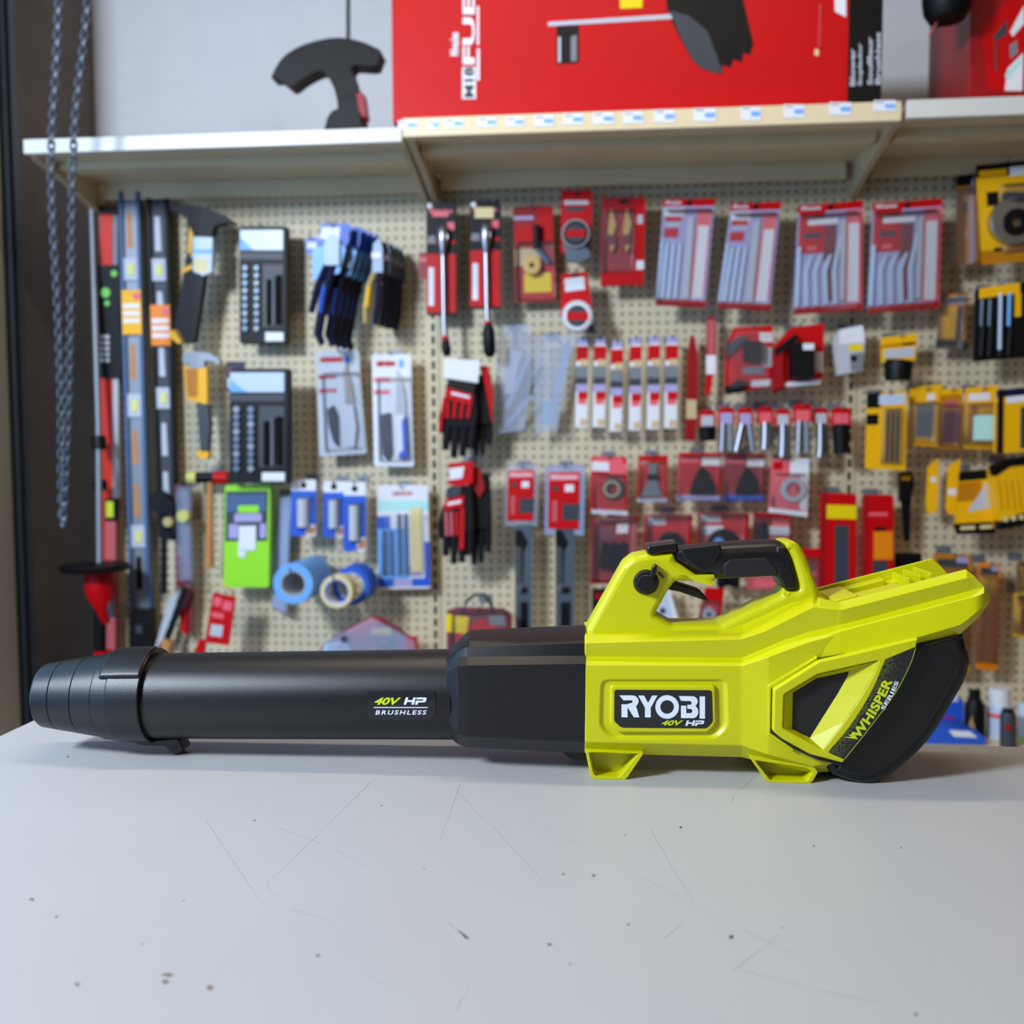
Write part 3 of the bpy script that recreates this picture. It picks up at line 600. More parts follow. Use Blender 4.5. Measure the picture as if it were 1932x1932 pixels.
mb = MB(); text_on(mb, '40V', 706, 1316, 757, 1330, tv, LIM, .35, .035); bl(mb, 'sticker_lime_text', parent=stick, label='lime text')
mb = MB()
for l in hp_shapes(761.5, 1316, 40, 13.5):
    vs2, fs2 = curve_geo([[(a, -b) for a, b in q] for q in l], .5)
    o_ = []
    for p in vs2:
        v = tv(p.x, -p.y) + (.0004 if p.z > 0 else 0); u, w = P(p.x, -p.y, v); o_.append((u, -v, w))
    mb.add(o_, fs2, WHT)
for k in range(12):
    xa, xb = 705 + k * 8.5, 705 + (k + 1) * 8.5; q = []
    for x, y in ((xa, 1334), (xb, 1334), (xb, 1335.8), (xa, 1335.8)):
        v = tv(x, y) + .0002; u, w = P(x, y, v); q.append((u, -v, w))
    mb.add(q, [(0, 1, 2, 3)], WHT)
text_on(mb, 'BRUSHLESS', 708, 1340, 805, 1348.5, tv, WHT, .2, .03, 1.3); bl(mb, 'sticker_white_text', parent=stick, label='white text')
# nozzle
ycen = 1311
def nr(px, rp, dx=0): 
    u, w = P(px, ycen, 0); _, w2 = P(px, ycen - rp, 0); return (u, w, (w2 - w))
prof = [(255, 74), (100, 50), (88, 49), (86, 52), (87, 56), (91, 59), (121.5, 64.2), (122.5, 63.2), (124, 64.6), (165.5, 71.2), (166.5, 70.2), (168, 71.8), (206.5, 77.5), (208, 77), (209.5, 80.5), (236, 84), (238.5, 85.8), (296, 87.2), (298, 86), (298, 80)]
mb = MB(); mb.loft([ring(*nr(x, r)) for x, r in prof], BLK, True, True)
noz = bl(mb, 'nozzle', smooth=18, label='tapered black nozzle ring')
# raised tab on nozzle
mb = MB(); rows = []
for x in (222, 225, 227, 260, 294, 296):
    u, w, r = nr(x, 85.5 if x < 230 else 88.2); rows.append([(u, -(r + (.0012 if x > 224 else .0)) * math.cos(R(a)), w + (r + (.0012 if x > 224 else .0)) * math.sin(R(a))) for a in range(34, 100, 6)])
mb.loft(rows[::-1], BLK, False, False, closed=False); sol = bl(mb, 'nozzle_tab', smooth=14, parent=noz)
sd = sol.modifiers.new('s', 'SOLIDIFY'); sd.thickness = .0014
mb = MB(); plate(mb, [[(258, 1394), (312, 1391), (314, 1402), (284, 1402), (270, 1400)]], -.012, .010, BLK, bev=.001, vref=0)
plate(mb, [rnd([(309, 1390), (343, 1388), (353.7, 1409), (338.5, 1423), (318, 1403), (309, 1401)], 2)], -.010, .010, BLKS, bev=.001, vref=0)
for k in range(4): plate(mb, [[(326 + k * 4.2, 1409.5 - k * 5.6 + 1.5), (342 + k * 3.6, 1402 - k * 4.1 + 1.5), (342 + k * 3.6, 1402 - k * 4.1 + 2.6), (326 + k * 4.2, 1409.5 - k * 5.6 + 2.6)]], .009, .0108, BLK, vref=0)
mb.v = [(a, b, max(c, .0003)) for a, b, c in mb.v]; bl(mb, 'release_lever', smooth=30, label='black ribbed release lever')

# ================================================================== things on the display wall
HOOKM = K['steel']
class It:
    """a thing hanging on (or standing by) the display wall, built at its own distance d out from the board"""
    def __init__(s, name, label, cat, q, d, group=None, hook=None):
        if len(q) == 4: q = (q[0], q[1], q[2], q[1], q[2], q[3], q[0], q[3])
        s.q = [(q[i], q[i + 1]) for i in (0, 2, 4, 6)]; s.name = name; s.label = label; s.cat = cat; s.d = d; s.group = group; s.hook = hook; s.parts = {}
        s.cx = sum(p[0] for p in s.q) / 4; s.cy = sum(p[1] for p in s.q) / 4; s.s0, s.z0 = W(s.cx, s.cy, d); s.k = (W(s.cx + 10, s.cy, d)[0] - s.s0) / 10
    def p(s, n):
        if n not in s.parts: s.parts[n] = MB()
        return s.parts[n]
    def L(s, px, py, dz=0.0): a, z = W(px, py, s.d + dz); return (a - s.s0, z - s.z0)
    def uv(s, u, v):
        a = Vector(s.q[0]).lerp(Vector(s.q[1]), u); b = Vector(s.q[3]).lerp(Vector(s.q[2]), u); r = a.lerp(b, v); return (r.x, r.y)
    def poly(s, part, pts, z0, z1, m, taper=0):      # pixel outline, depth z0..z1
        a = [s.L(x, y, z1) for x, y in pts]; b = None
        if taper:
            cx = sum(p[0] for p in a) / len(a); cz = sum(p[1] for p in a) / len(a); b = [(cx + (x - cx) * (1 - taper), cz + (z - cz) * (1 - taper)) for x, z in a]
        s.p(part).prism(a, -z0, -z1, K.get(m, m) if isinstance(m, str) else m, b); return s
    def npoly(s, part, pts, z0, z1, m, taper=0): return s.poly(part, [s.uv(*p) for p in pts], z0, z1, m, taper)
    def rect(s, part, x0, y0, x1, y1, z0, z1, m, taper=0): return s.poly(part, [(x0, y0), (x1, y0), (x1, y1), (x0, y1)], z0, z1, m, taper)
    def nrect(s, part, u0, v0, u1, v1, z0, z1, m, taper=0): return s.npoly(part, [(u0, v0), (u1, v0), (u1, v1), (u0, v1)], z0, z1, m, taper)
    def disc(s, part, px, py, r, z0, z1, m, hole=0, n=28, ax=None):
        x, z = s.L(px, py, z1); r = r * s.k
        pr = [(-z1, r * .96), (-z1 + .002, r), (-z0, r)] if not hole else [(-z1, hole * s.k), (-z1, r * .97), (-z1 + .002, r), (-z0, r), (-z0, hole * s.k)]
        s.p(part).lathe(pr, (x, 0, z), (0, 1, 0), K.get(m, m) if isinstance(m, str) else m, n, closed=bool(hole)); return s
    def rod(s, part, pts, r, m, n=8):                # pts (px,py,dz), radius in px or list
        P_ = []
        for x, y, dz in pts: a, z = s.L(x, y, dz); P_.append((a, -dz, z))
        s.p(part).tube(P_, [q * s.k for q in r] if isinstance(r, (list, tuple)) else r * s.k, K.get(m, m) if isinstance(m, str) else m, n); return s
    def text(s, part, body, u0, v0, u1, v1, z, m, rot=0):
        vs, fs = text_geo(body, 1, 0, .02, .01); out = []
        for a, b, c in vs:
            if rot: a, b = (b, 1 - a) if rot < 0 else (1 - b, a)   # reads downwards / upwards
            px, py = s.uv(u0 + (u1 - u0) * a, v1 + (v0 - v1) * b); zz = z + (.0004 if c > 0 else 0); x, y = s.L(px, py, zz); out.append((x, -zz, y))
        s.p(part).add(out, fs, K.get(m, m)); return s
    def build(s, smooth=40):
        loc = wloc(s.s0, s.d, s.z0)
        if len(s.parts) == 1 and '#' not in list(s.parts)[0]:
            r = list(s.parts.values())[0].obj(s.name, None, smooth); r.location = loc; r.rotation_euler = (0, 0, -WA)
        else:
            r = empty(s.name, loc, -WA)
            made = {}
            for n, mb in s.parts.items():
                pa, _, ch = n.partition('/'); made[n] = mb.obj((ch or pa).split('#')[0], made.get(pa, r) if ch else r, smooth)
        tag(r, s.label, s.cat, s.group); s.root = r
        if s.hook:
            hx, hy, txt = s.hook
            a, z = W(hx, hy, s.d); h = empty('peg_hook', wloc(a, 0, z), -WA); h.name = 'peg_hook'
            bpy.data.objects.remove(h); mb = MB(); mb.tube([(0, 0, .012), (0, -.010, .002), (0, -s.d * .6, 0), (0, -s.d - .012, 0), (0, -s.d - .022, .010)], .0022, HOOKM, 6)
            mb.box((-.02, -.003, -.004), (.02, 0, .018), HOOKM)
            h = mb.obj('peg_hook'); h.location = wloc(a, 0, z); h.rotation_euler = (0, 0, -WA); tag(h, 'wire peg hook holding the ' + txt, 'hook')
        return s
def card(name, label, cat, q, d, base, patches=(), blister=None, bz=.02, hook=None, group=None, thick=.003, bm='clear'):
    it = It(name, label, cat, q, d, group, hook); it.npoly('card', [(.04, 0), (.96, 0), (1, .02), (1, .985), (.97, 1), (.03, 1), (0, .985), (0, .02)], 0, thick, base)
    for k, (m_, *r) in enumerate(patches):
        z = thick + .0003 + k * .00012
        if len(r) == 4: it.nrect('card', *r, thick * .5, z, m_)
        else: it.npoly('card', r[0], thick * .5, z, m_)
    if blister:
        u0, v0, u1, v1 = blister; it.npoly('blister', [(u0 + .03, v0), (u1 - .03, v0), (u1, v0 + .03), (u1, v1 - .03), (u1 - .03, v1), (u0 + .03, v1), (u0, v1 - .03), (u0, v0 + .03)], thick + .002, thick + bz, bm, .08)
    return it
def dup(it, dpx, dd, label, group=None):
    """another of the same kind hanging dd nearer the board"""
    r = it.root; c = r.copy(); C.objects.link(c); c.location = r.location - WN * dd + WT * dpx
    c['label'] = label
    if group: c['group'] = group
    for ch in r.children:
        k = ch.copy(); C.objects.link(k); k.parent = c
    return c

# ---------------- long tools at the left end
it = It('string_trimmer', 'upended red and black string trimmer with silver pole at the dark left wall', 'trimmer', (114, 370, 247, 1260), .03)
it.rod('pole', [(173, 372, .03), (186, 800, .08), (188, 1072, .14)], 5.5, 'steel', 10)
for y0, y1, x in ((824, 848, 188), (908, 924, 190)): it.rod('clamp#%d' % y0, [(x - 2, y0, .08), (x, y1, .085)], 12, 'black', 10)
x, z = it.L(180, 1069, .155); it.p('guard').lathe([(-.006, .03), (-.010, .092), (0, .098), (.008, .09), (.010, .03)], (x, -.155, z), (0, 0, 1), K['black'], 28)
it.rod('motor_housing', [(188, 1072, .14), (187, 1090, .14), (190, 1120, .14), (196, 1150, .13), (200, 1175, .12)], [20, 25, 24, 13, 6], 'red', 16)
it.rod('handle', [(189, 1140, .12), (190, 1330, .12)], 10, 'black', 10); it.rod('motor_grip', [(206, 1130, .14), (212, 1165, .14)], 6, 'dgrey'); it.rod('lower_housing', [(196, 1228, .12), (196, 1330, .12)], [16, 20], 'red', 12); it.build()
it = It('box_level', 'red box level with green vials beside the grey I-beam level', 'level', (187, 395, 228, 1228), .03)
it.rect('beam', 189, 403, 212, 1228, 0, .02, 'orangered'); it.rect('beam', 211, 403, 222, 700, 0, .018, 'grey'); it.rect('beam', 208, 700, 223, 940, 0, .018, 'lgrey'); it.rect('beam', 199, 983, 218, 1228, 0, .021, 'rose')
it.rect('end_cap', 188, 388, 222, 404, 0, .024, 'black'); it.rect('vial_block', 186, 500, 226, 628, 0, .028, 'black'); it.rect('lower_block', 187, 626, 230, 712, 0, .03, 'black')
for x, y, r in ((199, 552, 9), (215, 516, 6), (202, 572, 5)): it.disc('vial#%d' % r, x, y, r, .028, .031, 'vgreen')
for k in range(5): it.rect('scale_marks', 189, 632 + k * 11, 206, 639 + k * 11, .03, .031, 'lgrey')
it.rect('sticker', 198, 941, 222, 983, .018, .024, 'black'); it.rect('sticker', 200, 946, 214, 976, .024, .025, LIM); it.build()
def ibeam(label, x0t, x1t, x0b, x1b, yt, yb, body, side, stick, vials, slots, stc, d=.03):
    q = (x0t, yt, x1t, yt, x1b, yb, x0b, yb); it = It('spirit_level', label, 'level', q, d); f = lambda y: (y - yt) / (yb - yt)
    it.nrect('frame', 0, 0, .16, 1, 0, .028, side); it.nrect('frame', .84, 0, 1, 1, 0, .028, side); it.nrect('frame', .1, 0, .9, 1, .010, .018, body)
    for i, (y0, y1, m_) in enumerate(slots): it.npoly('slot#%d' % i, [(.38, f(y0)), (.62, f(y0)), (.66, f(y1)), (.36, f(y1))], .017, .0188, m_)
    for i, (y0, y1) in enumerate(vials):
        it.nrect('vial_housing#%d' % i, .14, f(y0), .86, f(y1), .012, .026, 'lgrey'); it.nrect('vial_housing#%d/vial' % i, .38, f(y0 + (y1 - y0) * .25), .66, f(y1 - (y1 - y0) * .25), .026, .0285, 'vial')
    y0, y1 = stick; e = it.nrect; e('price_label', .02, f(y0), .98, f(y1), .028, .030, stc); e('price_label', .06, f(y0 + 26), .9, f(y0 + 34), .03, .0306, 'white'); e('price_label', .06, f(y0 + 40), .9, f(y0 + 48), .03, .0306, 'white'); e('price_label', .06, f(y0 + 54), .9, f(y0 + 62), .03, .0306, 'white'); e('price_label', .6, f(y0 + 6), .95, f(y0 + 18), .03, .0306, 'pink')
    it.build()
ibeam('grey-blue aluminium spirit level with amber price label, left of the black level', 223, 261, 245, 283, 361, 1149, 'steel', 'bluegrey', (547, 631), [(487, 529), (743, 787), (991, 1033)], [(399, 468, 'wood'), (650, 715, 'wood'), (812, 876, 'wood'), (912, 975, 'wood'), (1050, 1112, 'black')], 'amber')
ibeam('black spirit level with amber price label, right of the grey-blue level', 275, 315, 298, 333, 374, 1000, 'dgrey', 'black', (575, 652), [(488, 530), (731, 771), (958, 992)], [(408, 474, 'lgrey'), (550, 575, 'lgrey'), (656, 710, 'lgrey'), (798, 860, 'lgrey'), (890, 945, 'lgrey')], 'orange')
it = It('bar_clamp', 'black bar clamp hanging under the black spirit level', 'clamp', (276, 920, 330, 1120), .06)
it.poly('clamp_head', [(278, 935), (300, 925), (330, 950), (326, 972), (300, 968), (280, 960)], 0, .03, 'black'); it.rect('bar', 303, 930, 313, 1120, .005, .015, 'black'); it.poly('jaw', [(300, 1000), (330, 1004), (326, 1020), (300, 1016)], 0, .03, 'black'); it.disc('screw', 316, 985, 9, .01, .04, 'gold'); it.build()
it = It('tool_case', 'black hard case standing below the grey-blue level', 'case', (243, 1150, 281, 1330), .05); it.rect('case_body', 244, 1152, 281, 1330, 0, .05, 'black'); it.rect('latch', 256, 1180, 268, 1195, .05, .055, 'dgrey'); it.build()

# ---------------- hammers
it = It('framing_hammer', 'black claw hammer with yellow butt and blue-white tag, top left of pegboard', 'hammer', (315, 375, 445, 650), .09, hook=(362, 400, 'black claw hammer'))
it.poly('head', [(318, 378), (330, 380), (338, 386), (352, 386), (375, 389), (405, 398), (430, 410), (446, 422), (425, 420), (405, 425), (398, 448), (372, 455), (358, 430), (350, 408), (336, 402), (322, 396)], 0, .028, 'black')
it.poly('neck', [(352, 404), (368, 404), (364, 470), (352, 480)], .004, .024, 'black'); it.poly('neck', [(357, 422), (366, 422), (361, 480), (354, 476)], .024, .026, 'amber')
it.poly('grip', [(352, 480), (385, 500), (384, 530), (366, 645), (345, 648), (328, 625)], 0, .03, 'black'); it.poly('grip', [(341, 510), (360, 498), (364, 506), (343, 516)], .03, .032, 'amber'); it.poly('butt', [(318, 624), (336, 622), (348, 645), (335, 648), (322, 638)], 0, .03, 'amber')
it.poly('tag', [(364, 447), (401, 448), (399, 512), (384, 520), (364, 512)], .032, .035, 'pale'); it.poly('tag', [(366, 470), (400, 470), (398, 478), (366, 478)], .035, .036, 'sky'); it.poly('tag', [(364, 488), (392, 488), (390, 516), (368, 512)], .035, .036, 'cream'); it.build()
it = It('claw_hammer', 'yellow-necked claw hammer with black grip and yellow butt, below the black hammer', 'hammer', (344, 664, 416, 870), .08, hook=(372, 676, 'yellow-necked hammer'))
it.poly('head', [(344, 672), (352, 666), (375, 664), (395, 666), (412, 676), (416, 686), (402, 682), (386, 680), (384, 694), (356, 694), (356, 684), (344, 680)], 0, .026, 'steel')
it.poly('neck', [(346, 692), (390, 692), (391, 762), (374, 762), (352, 752)], .002, .024, 'amber'); it.poly('neck', [(350, 696), (372, 696), (372, 748), (354, 748)], .024, .026, 'damber')
it.poly('grip', [(371, 758), (392, 764), (395, 800), (392, 852), (378, 852), (374, 800)], 0, .026, 'dgrey'); it.poly('butt', [(371, 850), (384, 845), (395, 856), (390, 866), (374, 864)], 0, .026, 'amber'); it.build()
it = It('hand_mallet', 'small mallet with wooden handle, yellow and red faces, above green bag', 'mallet', (355, 888, 431, 1070), .06, hook=(395, 893, 'wooden handled mallet'))
it.rod('head', [(366, 901, .02), (414, 901, .02)], 10, 'black', 14); it.rod('yellow_face', [(355, 901, .02), (372, 901, .02)], 11, 'vial', 14); it.rod('red_face', [(406, 901, .02), (431, 901, .02)], 12, 'red', 14); it.rod('handle', [(397, 908, .02), (396, 990, .02), (395, 1070, .02)], [6, 6, 9], 'wood', 12); it.build()

# ---------------- socket sets
def socket_set(label, x0, y0, x1, y1, d, hk):
    q = (x0, y0, x1, y1); it = It('socket_set', label, 'socket set', q, d, hook=hk)
    it.npoly('case', [(.04, 0), (.96, 0), (1, .02), (1, 1), (0, 1), (0, .02)], 0, .030, 'black', .02); it.nrect('header_label', .02, .04, .92, .21, .03, .0315, 'pale'); it.npoly('header_label', [(.02, .1), (.3, .21), (.02, .21)], .0315, .0322, 'sky'); it.nrect('case', .02, .23, .92, .29, .03, .032, 'dgrey')
    it.nrect('price_sticker', .55, .905, .93, .98, .0305, .0318, 'white')
    for r in range(9):
        for c in range(2):
            px, py = it.uv(.12 + c * .24, .36 + r * .064); it.disc('socket#%d' % (r * 2 + c), px, py, (x1 - x0) * .055, .026, .040, 'dsteel' if (r + c) % 3 else 'steel', n=12)
    it.npoly('tray', [(.5, .33), (.92, .33), (.92, .86), (.5, .86)], .03, .0315, 'dgrey')
    for u, v0, v1, w in ((.62, .46, .84, .045), (.84, .42, .84, .045)): a = it.uv(u, v0); b = it.uv(u, v1); it.rod('extension_bar#%d' % (u * 100), [(a[0], a[1], .036), (b[0], b[1], .036)], (x1 - x0) * w, 'black')
    a = it.uv(.73, .43); b = it.uv(.73, .84); it.rod('ratchet', [(a[0], a[1], .04), (a[0], a[1] + 8, .04), (b[0], b[1], .04)], [7, 3.5, 3], 'steel'); it.build(); return it
socket_set('black socket set with pale blue header, upper of the two', 451, 425, 541, 648, .07, (497, 430, 'upper black socket set'))
socket_set('black socket set with pale header, lower of the two and leaning forward', 432, 694, 545, 912, .13, (497, 700, 'lower black socket set'))
it = card('hang_tag', 'small dark blue tag peeking out behind the lower socket set', 'tag', (426, 682, 462, 738), .10, 'navy', [('white', .1, .55, .9, .9), ('plum', .1, .2, .5, .5)]); it.build()

# ---------------- pliers
it = It('locking_pliers', 'front blue-handled pliers on blue and white card, near socket set', 'pliers', (590, 420, 662, 656), .20, hook=(628, 428, 'stack of blue-carded pliers'))
it.poly('card', [(605, 422), (660, 422), (658, 456), (632, 500), (600, 500)], 0, .003, 'blue'); it.poly('card', [(607, 428), (642, 428), (640, 450), (604, 450)], .003, .0036, 'white'); it.poly('card', [(590, 470), (640, 452), (652, 470), (640, 515), (590, 530)], .003, .012, 'sky')
it.poly('jaws', [(612, 452), (625, 440), (640, 452), (640, 500), (612, 500)], .004, .022, 'dsteel')
it.rod('upper_handle', [(618, 496, .012), (600, 540, .012), (587, 590, .012)], [6, 8, 6], 'navy'); it.rod('lower_handle', [(630, 496, .012), (612, 560, .012), (600, 630, .012), (608, 650, .012)], [6, 9, 9, 6], 'navy'); it.rod('handle_stripe', [(612, 540, .022), (604, 590, .022)], 4, 'blue'); it.build()
for k in range(4): dup(it, .020 + .008 * k, .04 + .035 * k, ['second blue-carded pliers just behind the front one', 'third blue-carded pliers back in the hanging stack', 'fourth blue-carded pliers deep in the hanging stack', 'rearmost blue-carded pliers against the pegboard'][k], 'blue-carded pliers')
it = card('side_card', 'small blue and white card left of the blue-carded pliers', 'card', (577, 449, 600, 478), .06, 'blue', [('white', .1, .25, .9, .7)], hook=(588, 451, 'small blue side card')); it.build()
it = It('long_nose_pliers', 'front yellow and navy handled pliers right of the blue-carded stack', 'pliers', (686, 448, 735, 618), .17, hook=(715, 452, 'yellow and navy pliers'))
it.poly('jaws', [(704, 460), (716, 448), (722, 470), (722, 514), (702, 514)], 0, .02, 'dsteel'); it.rect('tag', 701, 476, 719, 487, .02, .022, 'white')
it.rod('left_handle', [(708, 512, .01), (696, 540, .01), (690, 580, .01), (690, 610, .01)], [6, 6, 6, 5], 'gold'); it.rod('right_handle', [(714, 512, .01), (714, 540, .01), (712, 580, .01), (706, 612, .01)], [6, 6, 6, 5], 'navy'); it.rod('handle_stripe', [(697, 540, .018), (692, 580, .018)], 4, 'amber'); it.build()
for k in range(4): dup(it, .012 + .006 * k, .035 * (k + 1), ['second yellow and navy pliers behind the front one', 'third yellow and navy pliers back in the stack', 'fourth yellow and navy pliers deep in the stack', 'rearmost yellow and navy pliers against the board'][k], 'yellow and navy pliers')

# ---------------- knife packs
it = card('knife_pack', 'grey carded knife with sheath, left of two knife packs', 'knife pack', (595, 662, 676, 661, 692, 855, 603, 862), .08, 'lgrey', [('red', .1, .07, .62, .11), ('blue', .66, .06, .78, .12), ('red', .05, .23, .45, .27), ('red', .05, .36, .45, .40)], (.08, .2, .95, .96), .018, hook=(640, 664, 'left knife pack'))
it.text('card', 'LENOX', .12, .055, .62, .10, .0045, 'red'); it.npoly('blade', [(.62, .2), (.7, .12), (.78, .3), (.84, .5), (.62, .52)], .006, .01, 'lenox'); it.npoly('sheath', [(.2, .56), (.34, .52), (.42, .62), (.40, .92), (.3, .86), (.22, .7)], .006, .016, 'black'); it.npoly('grip', [(.55, .52), (.78, .52), (.82, .75), (.74, .94), (.56, .9), (.5, .7)], .006, .018, 'lgrey'); it.build()
it = card('knife_pack', 'white carded knife with blue handle and grey sheath, right of two', 'knife pack', (701, 668, 775, 668, 781, 880, 706, 880), .07, 'white', [('red', .15, .07, .6, .10), ('sky', .68, .05, .82, .12), ('pink', .04, .21, .44, .25), ('pink', .04, .32, .44, .36)], (.08, .2, .95, .96), .018, hook=(738, 668, 'right knife pack'))
it.text('card', 'LENOX', .12, .06, .6, .11, .0045, 'red'); it.npoly('blade', [(.62, .14), (.76, .22), (.84, .42), (.84, .54), (.58, .54)], .006, .01, 'lgrey'); it.npoly('sheath', [(.16, .54), (.42, .52), (.44, .88), (.34, .95), (.22, .9)], .006, .016, 'dgrey'); it.npoly('grip', [(.56, .54), (.8, .54), (.84, .9), (.58, .92)], .006, .018, 'white'); it.npoly('grip', [(.72, .6), (.82, .54), (.86, .92), (.62, .93), (.64, .88), (.74, .86)], .018, .0195, 'blue'); it.build()

# ---------------- lower left group
it = card('wipes_pouch', 'lime green and navy pouch hanging below the socket sets', 'pouch', (424, 916, 510, 914, 507, 1108, 421, 1108), .08, 'green', [('dgrey', .03, .06, .95, .55), ('bluegrey', .05, .09, .9, .26), ('green', .3, .2, .75, .27), ('lilac', .22, .28, .82, .36), ('lilac', .1, .38, .3, .52), ('lilac', .78, .38, .92, .52)], thick=.03, hook=(466, 916, 'green pouch'))
it.nrect('price_tag', .32, .40, .7, .64, .031, .034, 'white'); it.disc('price_tag', *it.uv(.4, .67), 8, .031, .034, 'white'); it.build()
it = It('plastic_bag', 'tall milky plastic bag between the green pouch and blue packs', 'bag', (514, 934, 552, 1160), .05, hook=(532, 936, 'tall milky bag')); it.poly('film', [(528, 936), (552, 934), (546, 1010), (543, 1100), (540, 1162), (512, 1150), (514, 1060), (522, 990)], 0, .012, FILMW, .05); it.poly('backing', [(530, 960), (546, 960), (536, 1150), (516, 1145)], .003, .006, 'pale'); it.build()
def blue_pack(label, x0, y0, x1, y1, d, hk, bl_='blue'):
    it = card('putty_tube_pack', label, 'blue pack', (x0, y0, x1, y1), d, bl_, [('white', 0, 0, 1, .2), ('white', .6, .8, 1, 1)], (.15, .3, .8, .88), .02, hook=hk, thick=.004)
    it.disc('hang_hole', *it.uv(.5, .1), 6, .003, .0048, 'black'); a = it.uv(.48, .34); b = it.uv(.48, .84); it.rod('tube', [(a[0], a[1], .014), (b[0], b[1], .014)], (x1 - x0) * .24, 'lgrey', 12); it.npoly('corner_print', [(.5, .97), (.98, .8), (.98, .97)], .004, .0048, 'wood'); it.build()
blue_pack('blue carded pack with white tube, left of the three', 549, 905, 596, 1011, .10, (572, 908, 'left blue pack'))
blue_pack('blue carded pack half hidden between two other blue packs', 610, 908, 650, 1013, .09, (630, 911, 'middle blue pack'))
blue_pack('longest blue carded pack at the right of the three', 648, 909, 690, 1040, .11, (668, 911, 'right blue pack'))
it = card('blade_assortment_pack', 'white and blue blade assortment beside the slotted upright', 'blade pack', (711, 915, 807, 915, 812, 1110, 714, 1112), .06, 'white', [('teal', 0, .15, 1, .25), ('blue', 0, .3, .25, .42), ('sky', .0, .42, .6, .98), ('blue', 0, .9, 1, .98), ('lilac', .3, .9, .65, .98), ('blue', .9, .55, 1, .9), ('lilac', .6, .78, .85, .88)], (.05, .28, .95, .88), .014, hook=(758, 920, 'white blade assortment'))
it.text('card', 'LENOX', .3, .06, .7, .10, .0045, 'red')
for u, v0 in ((.14, .44), (.26, .44), (.42, .28), (.55, .28)): it.nrect('saw_blade#%d' % (u * 100), u - .035, v0, u + .035, .86, .007, .009, 'bluegrey')
it.nrect('wide_blade', .64, .22, .86, .84, .006, .008, 'cream'); it.build()
def roll(name, label, cat, px, py, r, hole, ln, d, side, core, drift=.0, group=None):
    it = It(name, label, cat, (px - r, py - r, px + r, py + r), d, group); it.disc('tape', px, py, r, -ln, 0.001, side, hole=hole * 1.12, n=36); it.disc('core', px, py, hole * 1.12, -ln, .0012, core, hole=hole, n=36); it.build(); return it
t1 = roll('tape_roll', 'front blue masking tape roll, left of the cream one', 'tape roll', 553, 1102, 38, 22, .045, .26, 'sky', 'lgrey')
for k in range(3): dup(t1, 0, .048 * (k + 1), ['second blue tape roll behind the front blue one', 'third blue tape roll on the left peg', 'rearmost blue tape roll on the left peg'][k], 'blue tape rolls')
t2 = roll('tape_roll', 'cream tape roll in front of the right-hand blue rolls', 'tape roll', 634.5, 1117, 31, 23, .05, .26, 'cream', 'white')
t3 = roll('tape_roll', 'blue tape roll directly behind the cream roll', 'tape roll', 662, 1106, 36, 23, .045, .19, 'blue', 'lgrey'); dup(t3, 0, .05, 'rearmost blue tape roll behind the cream roll')
for s_, z_, n_ in ((553, 1080, 'left tape rolls'), (634, 1095, 'right tape rolls')):
    a, z = W(s_, z_, .26); mb = MB(); mb.tube([(0, 0, 0), (0, -.28, 0), (0, -.29, .015)], .0035, HOOKM, 8); mb.box((-.02, -.003, -.01), (.02, 0, .02), HOOKM); h = mb.obj('peg_hook'); h.location = wloc(a, 0, z); h.rotation_euler = (0, 0, -WA); tag(h, 'long wire peg hook through the ' + n_, 'hook')
it = card('drill_bit_tube', 'narrow clear tube pack with yellow cap and red text by black level', 'tube pack', (329, 914, 358, 914, 362, 1105, 334, 1105), .06, 'plum', [('red', .05, .55, .5, .98), ('white', .1, .6, .3, .7)], (.05, .02, .95, .98), .02, hook=(344, 916, 'narrow tube pack'), bm='film'); it.disc('cap', 344, 934 + 40, 11, .02, .04, 'vial'); it.build()
it = It('hand_saw', 'hand saw with orange handle slanting at the lower left', 'saw', (300, 1105, 360, 1235), .08); it.poly('blade', [(345, 1108), (356, 1112), (330, 1180), (318, 1212), (308, 1205)], 0, .006, 'black'); it.poly('blade', [(318, 1130), (340, 1112), (312, 1200), (290, 1230)], -.01, -.006, 'lgrey'); it.poly('handle', [(308, 1205), (322, 1212), (312, 1250), (294, 1248)], -.004, .02, 'wood'); it.build()
it = It('red_handled_saw', 'red and purple tool strip behind the hand saw at lower left', 'saw', (335, 1105, 365, 1200), .04); it.poly('sleeve', [(340, 1105), (366, 1110), (362, 1195), (345, 1190)], 0, .01, 'plum'); it.poly('grip', [(338, 1150), (352, 1150), (352, 1198), (342, 1192)], .01, .02, 'red'); it.build()
it = card('cable_lock_card', 'tilted red card with wire loop above the blower tube', 'card', (402, 1118, 445, 1126, 432, 1218, 386, 1212), .16, 'red', [('pink', .1, .08, .4, .25), ('pink', .5, .12, .9, .3), ('lgrey', .15, .62, .65, .85), ('pink', .1, .38, .6, .48)], thick=.004)
a = [(385, 1160, 0), (386, 1120, 0), (400, 1106, 0), (420, 1104, 0), (436, 1112, 0), (440, 1128, 0)]; it.rod('wire_loop', a, 2.2, 'gold', 6); it.build()
it = card('red_pack', 'small red pack edge below the tilted red card', 'card', (375, 1206, 388, 1208, 384, 1245, 362, 1244), .14, 'red', thick=.01); it.build()
it = It('shears_pack', 'red and clear pack with shears lying just above the black tube', 'tool pack', (600, 1160, 786, 1250), .20)
